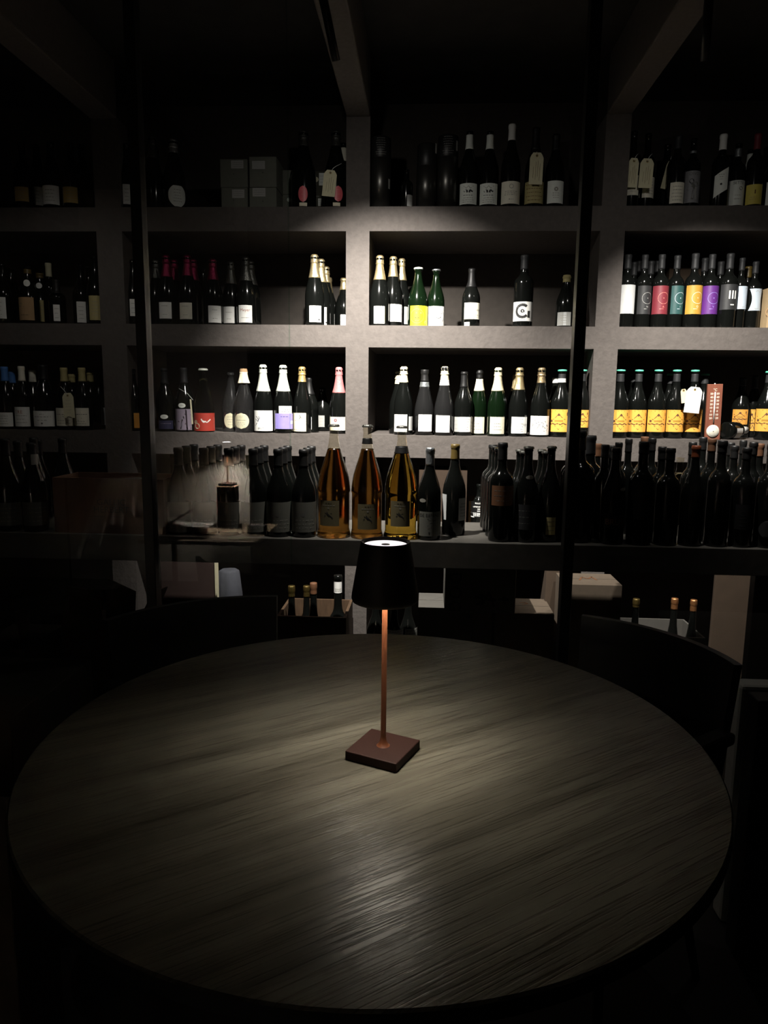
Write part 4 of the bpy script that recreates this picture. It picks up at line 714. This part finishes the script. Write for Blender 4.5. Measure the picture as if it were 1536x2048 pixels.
for x, y, g, d, lb in ((668, 850, 'amber', 'clear magnum of amber orange wine, leftmost of the three', (641, 1002, 678, 1053)), (735, 851, 'amber', 'clear magnum of amber orange wine, middle of the three, dark neck band', (716, 1009, 754, 1060)), (804, 853, 'yellowwine', 'clear magnum of bright golden wine, rightmost of the three', (782, 1003, 819, 1054))):
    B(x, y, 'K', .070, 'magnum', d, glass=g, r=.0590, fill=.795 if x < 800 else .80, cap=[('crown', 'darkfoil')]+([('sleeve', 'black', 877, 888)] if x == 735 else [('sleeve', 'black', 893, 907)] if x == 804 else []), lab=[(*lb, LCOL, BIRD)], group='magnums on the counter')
B(861, 896, 'K', .060, 'burgundy', 'dark bottle with steel blue capsule and grey lettered label, right of the magnums', r=.0405, cap=[('sleeve', 'greyfoil', None, 931, 1)], lab=[(839, 1024, 886, 1073, 'dimlabel', [('text', 'DE BENALI', -.2, .72, .0055, 'ink'), ('lines', 1, .48, .48, .6, 'midink'), ('lines', 1, .28, .28, .4, 'ink'), ('lines', 1, .06, .06, .2, 'ink'), ('lines', 2, -.12, -.32, .5, 'midink'), ('disc', -.2, -.72, .0016, 'ink')]), (840, 998, 852, 1006, 'softink', [], 'oval')], group=KG)
for k, (x, y) in enumerate(((857, 893), (853, 890))):
    B(x, y, 'K', .060+.085*(k+1), 'burgundy', '%s steel capsuled bottle hidden behind the grey lettered one' % ORD[k], X=atY(861, 896, 2.51).x, H=.305, cap=[('sleeve', 'greyfoil', None, 925, 1)], group=KG)
B(911, 889, 'K', .155, 'burgundy', 'dark bottle with dull yellow wax capsule and labels on both sides', r=.0415, cap=[('sleeve', 'waxyellow', None, 920)], lab=[(882, 990, 893, 1041, 'palegrey'), (917, 997, 934, 1042, 'grey', plain(5, .8, 'midink'))], group=KG)
# bottle columns right of the gap
for ci, (x, y, X0, nback, cp, l, nm) in enumerate(((1006, 886, 1006, 3, 'black', (984, 972, 1031, 1012), 'with brownish label'), (1062, 894, 1058, 2, 'black', (1030, 1010, 1070, 1060), 'with oval neck sticker'), (1109, 894, 1104, 2, 'black', (1092, 1035, 1110, 1070), 'with narrow dim label'))):
    X = atY(X0, y, 2.51).x
    labs = [(*l, ('brownink', 'darkgrey', 'olivepaper')[ci], [('lines', 3, .5, -.5, .8, 'midink')])]
    if ci == 1: labs.append((1052, 952, 1067, 960, 'softink', [], 'oval'))
    B(x, y, 'K', .060, 'bordeaux' if ci == 0 else 'burgundy', 'dark bottle %s, front of the %s column right of the counter gap' % (nm, ORD[ci]), r=.041, X=X, cap=[('sleeve', 'black', None, y+36)] if ci == 0 else [('crown', 'darkfoil')], lab=labs, group=KG)
    for k in range(1, nback+1):
        B(x, y-3*k, 'K', .060+.086*k, 'bordeaux' if ci == 0 else 'burgundy', 'bottle %s back in the %s column right of the counter gap' % (ORD[k], ORD[ci]), r=.041, X=X-.003*k, H=.305+.0*k if ci else .315, cap=[('sleeve', 'waxyellow' if k == 1 else 'black', None, y+10)] if ci == 0 else [('crown', 'darkfoil')], group=KG)
# right hand crowd, front row then back
B(1160, 862, 'K', .090, 'bordeaux', 'large dark round shouldered bottle directly behind the right glazing bar', r=.060, cap=[('sleeve', 'darkgrey', None, 900)], group=KG)
B(1182, 857, 'K', .225, 'bordeaux', 'tall large dark bottle just right of the right glazing bar', r=.052, H=.36, cap=[('sleeve', 'darkgrey', None, 910)], group=KG)
front = [(1233, 896, 'burgundy', 'black', 'dark bottle with faint lettering and oval sticker, front row right of the glazing bar', .040), (1289, 884, 'bordeaux', 'black', 'broad black bottle without capsule shine, second in the front row right of the bar', .042),
         (1342, 897, 'bordeaux', 'black', 'black capsuled bottle, third in the front row right of the bar', .039), (1393, 892, 'burgundy', 'waxorange', 'black bottle with rounded orange brown wax top', .0385),
         (1446, 882, 'bordeaux', 'black', 'black bottle right of the orange wax top, front row', .038), (1495, 896, 'bordeaux', 'black', 'black capsuled bottle, second from the right edge in the front row', .037), (1546, 889, 'bordeaux', 'black', 'black bottle with dim round label at the right frame edge, front row', .040)]
for x, y, kd, cp, d, r_ in front:
    lb = []
    if x == 1233: lb = [(1212, 1030, 1254, 1058, 'black', [('text', 'BRUTA', 0, 0, .0095, 'brownink', 0, .02)]), (1240, 976, 1251, 983, 'softink', [], 'oval')]
    if x == 1546: lb = [(1517, 1040, 1560, 1080, 'darkgrey', [], 'oval')]
    if x == 1289: lb = [(1262, 960, 1300, 1040, 'black', [('lines', 2, .3, -.4, .6, 'darkgrey')])]
    if x == 1495: lb = [(1470, 1010, 1500, 1060, 'black', [('ring', 0, .3, .004, .0008, 'darkgrey'), ('lines', 3, -.1, -.7, .6, 'darkgrey')])]
    B(x, y, 'K', .055, kd, d, r=r_, cap=[('sleeve', cp, None, y+24)], lab=lb, group=KG)
backs = [(1196, 888, .335), (1211, 890, .14), (1224, 892, .235), (1238, 887, .135), (1258, 879, .225), (1290, 874, .33), (1305, 877, .215), (1325, 894, .13), (1386, 885, .215), (1407, 875, .32), (1425, 878, .135), (1462, 886, .33), (1470, 892, .215), (1487, 883, .30), (1508, 885, .135), (1521, 888, .23)]
for i, (x, y, dy) in enumerate(backs):
    B(x, y, 'K', dy, 'bordeaux', 'black bottle behind the front row at right, %s capsule of the rear ones from left' % ORD[i] if i < 17 else '', r=.0335, cap=[('sleeve', 'black' if i % 5 else 'brownink', None, y+26)], group='dark bottles behind the right front row', lab=[(1430, 908, 1436, 928, 'waxyellow')] if x == 1425 else [])
B(1361, 918, 'K', .22, 'cone', 'clear uncapped looking glass bottle left of the orange wax top', glass='tintwhite', fill=.80, r=.036, group=KG)
# ============ compartment behind the counter (E)
B(961, 930, 'E', .07, 'squat', 'small black gin bottle with studded neck seen through the gap in the bottles', r=.036, H=.270, lab=[(938, 1004, 975, 1036, 'black', [('text', 'BULLDOG', 0, .82, .0030, 'white', 0, .02), ('text', 'LONDON DRY', 0, .38, .0030, 'white', 0, .03), ('text', 'GIN', 0, .10, .0030, 'white', 0, .03), ('rect', -.15, -.10, .15, -.20, 'white'), ('rect', -.5, -.36, .5, -.82, 'palegrey'), ('rect', -.9, -.40, .9, -.46, 'white'), ('lines', 2, -.5, -.7, .4, 'ink'), ('rect', -.9, -.86, -.4, -.98, 'white'), ('rect', .4, -.86, .9, -.98, 'white')])], group=None)
t = [o for o in bpy.data.objects if o.get('label', '').startswith('small black gin')][0]
mb = MB(); mb.lathe([(.0165, .196), (.0185, .198), (.0185, .210), (.0165, .212)], BLACKMETAL, 28)
for i in range(10):
    a = 2*math.pi*i/10; mb.lathe([(.0028, 0), (0, .0045)], foil('silver'), 8, axis=Matrix.Rotation(a, 3, 'Z') @ Matrix.Translation((.0183, 0, .204)).to_3x3() @ Matrix.Rotation(math.pi/2, 3, 'Y'))
    n_ = 8+1
    for j in range(len(mb.v)-n_, len(mb.v)): q = mb.v[j]; mb.v[j] = (q[0]+.0183*math.cos(a), q[1]+.0183*math.sin(a), q[2]+.204)
mb.build('studded_collar', t)
EZ = ZS['E']
carton(836, 940, 932, 1050, D+.04, .20, 'brown carton in the compartment behind the lettered bottle', m=BROWNCARD, zb=EZ, group=None)
carton(936, 1002, 952, 1050, D+.14, .18, 'pale wooden case behind the small gin bottle', m=mat('pale_pine', (.55, .36, .18), .6, vary=.1), zb=EZ, group=None, ops=[('rect', .1, .6, .95, -.3, 'ink')])
carton(525, 951, 552, 1050, D+.05, .12, 'red and white carton between the dark capsuled bottles', m=mat('salmon_carton', (.70, .22, .18), .7, vary=.05), zb=EZ, group=None, ops=[('rect', -1, .93, 1, .55, 'white')])
B(588, 928, 'E', .08, 'burgundy', 'brown bottle with orange glow behind the dark front bottles', glass='olive', fill=.9, cap=[], r=.038)
B(640, 950, 'E', .08, 'burgundy', 'bottle with small white cap left of the first magnum', cap=[('sleeve', 'ivory', None, 958)], r=.038)
carton(700, 945, 762, 1050, D+.28, .18, 'dark carton deep behind the middle magnum', m=DARKCARD, zb=EZ, group=None)
# ============ floor level behind the counter
FG = 'wine cases on the floor'
STAR = [('path', [(-.1, .15), (.05, -.05), (-.2, -.3)], .012, 'ink'), ('path', [(-.05, -.3), (.15, .2), (.3, -.35)], .010, 'ink'), ('path', [(-.25, 0), (.35, -.1)], .012, 'ink'), ('path', [(.4, -.05), (.7, -.1), (.55, .05), (.6, -.25)], .010, 'ink')]
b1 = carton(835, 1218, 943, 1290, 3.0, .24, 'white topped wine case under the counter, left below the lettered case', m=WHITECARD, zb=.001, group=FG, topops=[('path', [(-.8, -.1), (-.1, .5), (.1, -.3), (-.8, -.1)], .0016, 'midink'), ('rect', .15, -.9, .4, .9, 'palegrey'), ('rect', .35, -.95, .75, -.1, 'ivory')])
b2 = carton(988, 1229, 1106, 1290, 3.0, .24, 'brown topped wine case under the counter, right below the lettered case', m=mat('light_kraft', (.085, .064, .044), .85, vary=.08), zb=.001, group=FG, topops=[('path', [(.0, .4), (.2, .5), (.3, .3), (.1, .2)], .006, 'brownink'), ('lines', 3, -.2, -.6, .4, 'brownink')])
z_ = b1[1]+.002; xa, xb = atY(890, 1180, 2.93).x, atY(1032, 1180, 2.93).x
r = tag(empty('wine_case', ((xa+xb)/2, 3.055, max(b1[1], b2[1])+.0035)), 'dark case printed DOG in big rotated letters, bridging two lower cases', 'box', FG); W = xb-xa
mb = MB(); mb.box((-W/2, -.125, 0), (W/2, .125, .24), mat('olive_grey_carton', (.075, .072, .058), .85, vary=.06)); mb.build('box_body', r, bevel=.008)
mb = MB(); S = Surf(W, .24, 0, (0, -.125, .12), 0, (1, 0, 0), (0, 0, 1)); q = -math.pi/2
S.draw(mb, [('text', 'D', -.70, .22, .048, 'black', q, .02), ('text', 'O', -.70, -.28, .048, 'black', q, .02), ('text', 'G', -.70, -.76, .048, 'black', q, .02)]+[tuple(o) if o[0] != 'path' else ('path', [(u+.1, v*.9-.42) for u, v in o[1]], o[2], o[3]) for o in STAR], .0009); mb.build('print', r)
carton(944, 1224, 983, 1290, 3.13, .10, 'narrow pale brown carton standing between the two lower cases', m=mat('mid_brown_carton', (.22, .17, .13), .85, vary=.06), zb=.001, group=FG)
carton(1086, 1100, 1122, 1290, 3.20, .15, 'upright tan carton leaning against the right upright', m=KRAFT, zb=.135, group=FG)
carton(1122, 1171, 1237, 1300, 2.98, .20, 'tall case with printed sunlit looking top right of the glazing bar', m=mat('light_kraft', (.27, .20, .13)), zb=.001, group=FG, topops=[('path', [(-.4, -.3), (-.2, .3), (0, 0), (.2, .4), (.3, -.2)], .008, 'brownink'), ('lines', 2, .5, .2, .4, 'brownink')])
for o in bpy.data.objects:
    if o.get('label', '').startswith('tall case with printed'): o['label'] = 'tall brown wine case with lit printed top right of the glazing bar'
carton(1418, 1120, 1500, 1310, 3.20, .02, 'tall tan carton standing upright at the right under the counter', m=KRAFT, zb=.135, group=FG)
# low case with copper capped bottles
oc, W2, H2 = open_box('wine_case', 1262, 1272, 1412, 1274, 2.96, .26, .001, 'open white edged wine case holding copper capped bottles', WHITECARD, group=FG, wall=.008)
ZS['F'] = .012
def fb(x, ytop, Y, label, cap=(), lab=(), zb=.012, r=.040, kind='burgundy', glass='dark', group='bottles at floor level', H=None):
    ZS['F'] = zb; return bottle(x, ytop, 'F', Y-D, kind, label, glass=glass, cap=cap, lab=lab, r=r, group=group, H=H)
fb(1273, 1198, 3.06, 'dark bottle with pale gold top in the low white edged case, left one', cap=[('sleeve', 'oldgold', None, 1216, 1)], r=.038)
fb(1350, 1197, 3.08, 'copper capped dark bottle in the low white edged case, middle one', cap=[('sleeve', 'copper', None, 1220, 1)], r=.038)
fb(1388, 1200, 3.06, 'copper capped dark bottle in the low white edged case, right one', cap=[('sleeve', 'copper', None, 1224, 1)], r=.036)
# left crate with gold capped bottles
PINE = mat('dark_crate_wood', (.07, .04, .02), .7, vary=.2, bump=(20, .2, (6, 1, 1)))
cr, W3, H3 = open_box('wooden_crate', 553, 1232, 692, 1234, 2.92, .28, .001, 'dark wooden crate of gold capped bottles left of the lamp', PINE, wall=.012)
fb(583, 1172, 3.02, 'gold capped bottle in the wooden crate, left one', cap=[('sleeve', 'oldgold', None, 1195, 1)], zb=.016, H=None)
fb(613, 1172, 3.115, 'gold capped bottle in the wooden crate, right one', cap=[('sleeve', 'oldgold', None, 1195, 1)], zb=.016)
fb(627, 1166, 3.02, 'dull brown capped bottle in the wooden crate behind the gold ones', cap=[('sleeve', 'brownink', None, 1190)], zb=.016)
fb(676, 1150, 3.05, 'dark bottle with bright white square sticker in the wooden crate', lab=[(667, 1166, 684, 1190, 'white', [('lines', 3, -.3, -.7, .6, 'softink')])], zb=.016, r=.045, kind='bordeaux')
# bottles seen below the lamp shade
for x, Y, l, d in ((752, 3.06, None, 'black bottle directly behind the lamp shade, white topped'), (789, 2.98, (775, 1261, 806, 1284), 'black bottle with white label top, just right of the lamp stem'), (817, 3.07, (810, 1258, 836, 1284), 'black bottle with lettered white label, left of the white topped case')):
    fb(x, 1180, Y, d, lab=[(*l, 'white', plain(3, .8, 'midink', .7, -.2))] if l else [], cap=[('sleeve', 'white' if not l else 'black', None, 1199)], zb=.20, H=.30)
mb = MB(); xa, xb = atY(738, 1270, 3.0).x, atY(834, 1270, 3.0).x; mb.box((xa-.02, 2.93, .001), (xb+.005, 3.15, .198), PINE); tag(mb.build('low_crate', bevel=.002), 'low dark crate carrying the three black bottles behind the lamp', 'crate')
# panels and bag left under the counter
pA = atY(322, 1145, 3.0); pB = atY(430, 1145, 3.0)
mb = MB(); mb.box((pA.x, 3.0, .001), (pB.x, 3.02, .70), mat('reddish_board', (.040, .023, .019), .8, vary=.08)); mb.box((pB.x, 2.995, .001), (pB.x+.008, 3.025, .70), C('tagcream')); tag(mb.build('display_board'), 'reddish board with pale edge standing under the counter left', 'board')
bg = tag(empty('paper_bag', (atY(446, 1180, 3.05).x+.020, 3.08, .001)), 'grey blue bag standing beside the reddish board under the counter', 'bag')
mb = MB(); mb.lathe([(0, 0), (.055, 0), (.06, .02), (.06, .50), (.045, .60), (.03, .61), (0, .60)], mat('blue_grey_fabric', (.045, .048, .058), .9, vary=.1, bump=(30, .4)), 28, wob=lambda a, z: .10*math.sin(a*3+z*9)+.04*math.sin(a*8)); mb.build('bag_body', bg)
# carton with open flaps at the far left
fx = atY(205, 1180, 2.75)
t = tag(empty('cardboard_box', (fx.x-.02, 2.86, .001)), 'brown carton with loose raised flaps left under the counter', 'box', FG)
mb = MB(); mb.box((-.15, -.12, 0), (.15, .12, .44), KRAFT); mb.build('box_body', t, bevel=.002)
for n_, (pts) in enumerate((((-.15, -.12, .44), (.02, -.12, .44), (.03, -.15, .60), (-.10, -.16, .62)), ((.03, -.12, .44), (.15, -.12, .44), (.17, -.14, .60), (.04, -.10, .64)), ((.15, -.12, .44), (.15, .12, .44), (.21, .09, .56), (.21, -.08, .58)))):
    mb = MB(); P = [Vector(p) for p in pts]; n0 = (P[1]-P[0]).cross(P[3]-P[0]).normalized()*.004; g = 6; vs = []
    for s in (0, 1):
        for i in range(g+1):
            for j in range(g+1):
                u, v = i/g, j/g; q = P[0].lerp(P[1], u).lerp(P[3].lerp(P[2], u), v) + Vector((0, -.025*math.sin(v*math.pi)*math.sin(u*math.pi), 0)); vs.append(q+n0*s)
    k0 = (g+1)*(g+1); fs = []
    for s in (0, 1):
        for i in range(g):
            for j in range(g): a0 = s*k0+i*(g+1)+j; fs.append((a0, a0+1, a0+g+2, a0+g+1))
    rim = [i*(g+1) for i in range(g+1)]+[g*(g+1)+j for j in range(1, g+1)]+[i*(g+1)+g for i in range(g-1, -1, -1)]+[j for j in range(g-1, 0, -1)]
    for a0, a1 in zip(rim, rim[1:]+rim[:1]): fs.append((a0, a1, a1+k0, a0+k0))
    mb.add(vs, fs, KRAFT, False); mb.build('flap', t, normals=True)
# dark stool with paper cup at far left
cpx = atY(49, 1280, 2.60)
mb = MB(); mb.box((cpx.x-.16, 2.50, .001), (cpx.x+.05, 2.80, cpx.z-.002), mat('dark_carton_b', (.03, .028, .022), .8, vary=.1)); tag(mb.build('dark_case', bevel=.003), 'very dark case under the counter carrying a brown paper cup', 'box')
t = tag(empty('paper_cup', (cpx.x, 2.60, cpx.z)), 'tapered brown paper cup at far left under the counter', 'cup'); ch = atY(49, 1223, 2.60).z-cpx.z
mb = MB(); mb.lathe([(0, .004), (.015, 0), (.026, ch), (.0255, ch), (.0145, .006), (0, .006)], KRAFT, 32, smooth=True); mb.build('cup_body', t)
mb = MB(); mb.lathe([(.0255, ch-.002), (.0272, ch), (.0258, ch+.0015), (.0245, ch)], KRAFT, 32); mb.build('rim', t)
# ============ chairs
SHELLM = mat('black_chair_shell', (.007, .007, .007), .42, vary=.05); 
def chair(label, cx, cy, ang, ztop, R=.42, half=32):
    """bucket chair whose curved back faces away from the table; ang is the outward direction of the back"""
    t = tag(empty('bucket_chair', (cx, cy, 0), ang), label, 'chair', 'black chairs around the table')
    mb = MB(); n = 26; rows = 9; vs = []; th = .018
    def P(a, k, off): # a angle from outward dir, k 0..1 up
        top = ztop; z = .40+(top-.40)*k; rr = R-.035*(1-k)+off
        return (rr*math.cos(a), rr*math.sin(a), z)
    A = math.radians(half); grid = lambda off: [[P(-A+2*A*i/n, k/(rows-1), off) for i in range(n+1)] for k in range(rows)]
    o0, o1 = grid(0), grid(-th); v = [q for row in o0 for q in row]+[q for row in o1 for q in row]; N1 = (n+1)*rows; fs = []
    for s in (0, N1):
        for k in range(rows-1):
            for i in range(n): a0 = s+k*(n+1)+i; fs.append((a0, a0+1, a0+n+2, a0+n+1))
    rim = [i for i in range(n+1)]+[k*(n+1)+n for k in range(1, rows)]+[(rows-1)*(n+1)+i for i in range(n-1, -1, -1)]+[k*(n+1) for k in range(rows-2, 0, -1)]
    for a0, a1 in zip(rim, rim[1:]+rim[:1]): fs.append((a0, a1, a1+N1, a0+N1))
    mb.add(v, fs, SHELLM, True); o = mb.build('backrest', t, normals=True)
    e = o.modifiers.new('edges', 'EDGE_SPLIT'); e.split_angle = math.radians(40)
    S_ = R-.245
    mb = MB(); mb.lathe([(0, .40), (.205, .40), (.215, .415), (.215, .455), (.195, .47), (0, .475)], mat('black_seat_leather', (.010, .009, .009), .5, vary=.05), 40, cx=S_); mb.build('seat', t)
    for s_ in (-1, 1):
        ex, ey = (R-.02)*math.cos(A), s_*(R-.02)*math.sin(A); mb = MB(); mb.box((ex-.17, ey-.022, .622), (ex, ey+.022, .650), SHELLM); mb.build('armrest', t, bevel=.008)
    for sx in (-1, 1):
        for sy in (-1, 1):
            mb = MB(); mb.tube([(S_+sx*.12, sy*.12, .399), (S_+sx*.18, sy*.18, .0)], [.014, .010], BLACKMETAL, 10); mb.build('leg', t)
    return t
for lab_, p0, p1 in (('black chair with curved back at the right of the round table', (.431, 1.909), (.702, 1.556)), ('black chair with curved back at the left behind the round table', (-.813, 1.739), (-.418, 2.015))):
    a, b = Vector(p0), Vector(p1); ch = (b-a).length; d = Vector((-(b-a).y, (b-a).x)).normalized(); R = ch/2/math.sin(math.radians(32)); c = (a+b)/2-d*R*math.cos(math.radians(32))
    chair(lab_, c.x, c.y, math.atan2(d.y, d.x), .80, R)
# pale plinth and black case beyond the right chair
pa, pb = atY(1484, 1372, 1.78), atY(1560, 1510, 1.78)
mb = MB(); mb.box((pa.x, 1.78, .0), (pb.x+.25, 1.84, pa.z), mat('pale_grey_plinth', (.75, .75, .68), .8, vary=.05)); tag(mb.build('plinth', bevel=.01), 'pale grey plinth just beyond the right chair at the frame edge', 'plinth')
pc = atY(1518, 1402, 1.66)
mb = MB(); mb.box((pc.x, 1.66, .0), (pc.x+.3, 1.72, pc.z), mat('black_case', (.008, .008, .008), .5)); tag(mb.build('black_case', bevel=.004), 'black case in front of the pale plinth at the right frame edge', 'case')
# dark cartons at the left of the table
p = atY(20, 1437, 1.55); mb = MB(); mb.box((p.x-.36, 1.55, .0), (p.x, 1.68, p.z), KRAFT); tag(mb.build('cardboard_box', bevel=.003), 'dim kraft carton at the left frame edge beside the table', 'box')
p = atY(135, 1356, 1.90); mb = MB(); mb.box((p.x-.34, 1.74, .0), (p.x, 2.05, p.z), DARKCARD); tag(mb.build('cardboard_box', bevel=.003), 'very dark carton behind the kraft one left of the table', 'box')
p = atY(25, 1690, 1.20); mb = MB(); mb.box((p.x-.30, 1.20, .0), (p.x-.01, 1.36, p.z), BROWNCARD); tag(mb.build('cardboard_box', bevel=.003), 'low brown carton at the left frame edge below the kraft one', 'box')
# ============ corner behind the camera, seen only as a reflection in the left glass pane
def mirrored(px, py, Yv): q = atY(px, py, Yv); return Vector((q.x, 2*YG-Yv, q.z))
TABZ = .46
tx0, tx1 = mirrored(326, 1090, 4.42).x, mirrored(482, 1090, 4.42).x
t = tag(empty('side_table', ((tx0+tx1)/2, 2*YG-4.42-.335, 0)), 'low side table with pale edge reflected in the left glass pane', 'table'); W = tx1-tx0+.26
mb = MB(); mb.box((-W/2-.03, -.335, TABZ-.025), (W/2-.03, .335, TABZ), mat('pale_birch', (.45, .33, .22), .6, vary=.08)); mb.build('tabletop', t, bevel=.002)
for sx in (-1, 1):
    for sy in (-1, 1):
        mb = MB(); mb.box((sx*(W/2-.03)-.03-.015, sy*.24-.015, 0), (sx*(W/2-.03)-.03+.015, sy*.24+.015, TABZ-.0255), mat('pale_birch', (.45, .33, .22))); mb.build('leg', t)
L2 = mirrored(456, 970, 5.0); L2z = L2.z
t = tag(empty('wooden_tray_box', (L2.x, L2.y, TABZ+.0008)), 'upright wooden case with pale rim under the reflected lamp', 'box'); bh = L2z-TABZ-.003
mb = MB(); mb.box((-.062, -.062, 0), (.062, .062, bh-.006), mat('dark_brown_case', (.04, .022, .014), .5, vary=.1)); mb.build('box_body', t, bevel=.002)
mb = MB(); mb.box((-.068, -.068, bh-.006), (.068, .068, bh), mat('pale_birch', (.45, .33, .22))); mb.build('rim', t, bevel=.001)
lamp((L2.x, L2.y, L2z-.0012), math.radians(12), .305, 'second lit cordless lamp, reflected in the glass at left', None, CORNER_LAMP_EMIT, top=40, dome=.007)
def slab(name, px, py, Yv, size, rot, label, m, cat, z=None, group=None, extra=None):
    q = mirrored(px, py, Yv); mb = MB(); a, b, h = size; mb.box((-a/2, -b/2, 0), (a/2, b/2, h), m)
    if extra: mb.box((-a/2+.004, -b/2-.001, h*.2), (a/2-.004, b/2+.001, h*.8), extra)
    o = mb.build(name, None, (q.x, q.y, z if z is not None else q.z)); o.rotation_euler = [math.radians(r_) for r_ in rot]; return tag(o, label, cat, group)
BK = 'books and papers on the reflected side table'
slab('book', 372, 1075, 4.62, (.24, .18, .030), (0, 0, 4), 'thick red brown book at the bottom of the reflected pile', mat('book_red', (.18, .03, .02), .6), 'book', TABZ+.001, BK, C('ivory'))
slab('book', 372, 1062, 4.62, (.25, .17, .030), (0, 0, -3), 'black book in the middle of the reflected pile', mat('book_black', (.015, .015, .015), .5), 'book', TABZ+.032, BK, C('grey'))
slab('notebook', 385, 1052, 4.62, (.27, .17, .006), (0, 0, 2), 'white notebook on the reflected pile of books', C('white'), 'notebook', TABZ+.063, BK)
slab('booklet', 362, 1035, 4.60, (.19, .10, .012), (0, -32, 0), 'dark red booklet with white sticker tilted on the reflected pile', mat('booklet_wine', (.16, .03, .05), .6), 'booklet', TABZ+.115, BK, C('palegrey'))
slab('envelope', 478, 1080, 4.52, (.13, .10, .004), (0, 0, 0), 'cream envelope at the right end of the reflected side table', C('tagcream'), 'envelope', TABZ+.001, BK)
slab('small_box', 515, 1045, 4.75, (.12, .08, .05), (0, 0, 0), 'small dark box right of the reflected lamp', mat('small_dark_box', (.05, .035, .04), .6), 'box', TABZ+.001, None, None)
# white cloth hung from a dark stand
cx_ = mirrored(262, 950, 5.07); zt = cx_.z; xr = mirrored(292, 1040, 5.07).x; xl = mirrored(235, 1040, 5.07).x
mb = MB(); nx, nz = 64, 22; W = xr-xl+.16; vs = []; fs = []
def hem(u): return .20+.10*u+ (.13*max(0, math.sin(u*17))**2)
for s in (0, 1):
    for i in range(nx+1):
        u = i/nx
        for j in range(nz+1):
            v = j/nz; dr = .22+.34*(1-u)*.9+.05*math.sin(u*23); fold = .022*math.sin(u*40+v*1.2)*(.3+v)
            x_ = xl-.16+W*(u*(.55+.45*v)+.45*(1-v)*.9); vs.append((x_+fold*.6, cx_.y+(xr-x_)*.9+fold+s*.003, zt-dr*v))
k0 = (nx+1)*(nz+1)
for s in (0, 1):
    for i in range(nx):
        for j in range(nz): a0 = s*k0+i*(nz+1)+j; fs.append((a0, a0+1, a0+nz+2, a0+nz+1))
rim = [j for j in range(nz+1)]+[i*(nz+1)+nz for i in range(1, nx+1)]+[nx*(nz+1)+j for j in range(nz-1, -1, -1)]+[i*(nz+1) for i in range(nx-1, 0, -1)]
for a0, a1 in zip(rim, rim[1:]+rim[:1]): fs.append((a0, a1, a1+k0, a0+k0))
mb.add(vs, fs, mat('white_linen', (.88, .86, .84), .9, vary=.03), True); tag(mb.build('hanging_cloth', normals=True), 'white cloth in folds, faintly reflected left of the left glazing bar', 'cloth')
t = tag(empty('cloth_rail', (cx_.x-.08, cx_.y, 0)), 'thin dark rail carrying the reflected white cloth', 'rail')
mb = MB(); mb.tube([(-.22, .9*(xr-cx_.x+.08+.22), zt+.004), (.22, .9*(xr-cx_.x+.08-.22), zt+.004)], .006, BLACKMETAL, 10); mb.build('bar', t)
for sx in (-1, 1):
    mb = MB(); mb.tube([(sx*.22, .9*(xr-cx_.x+.08-sx*.22), 0), (sx*.22, .9*(xr-cx_.x+.08-sx*.22), zt+.010)], .008, BLACKMETAL, 10); mb.build('post', t)
bpy.context.view_layer.update()
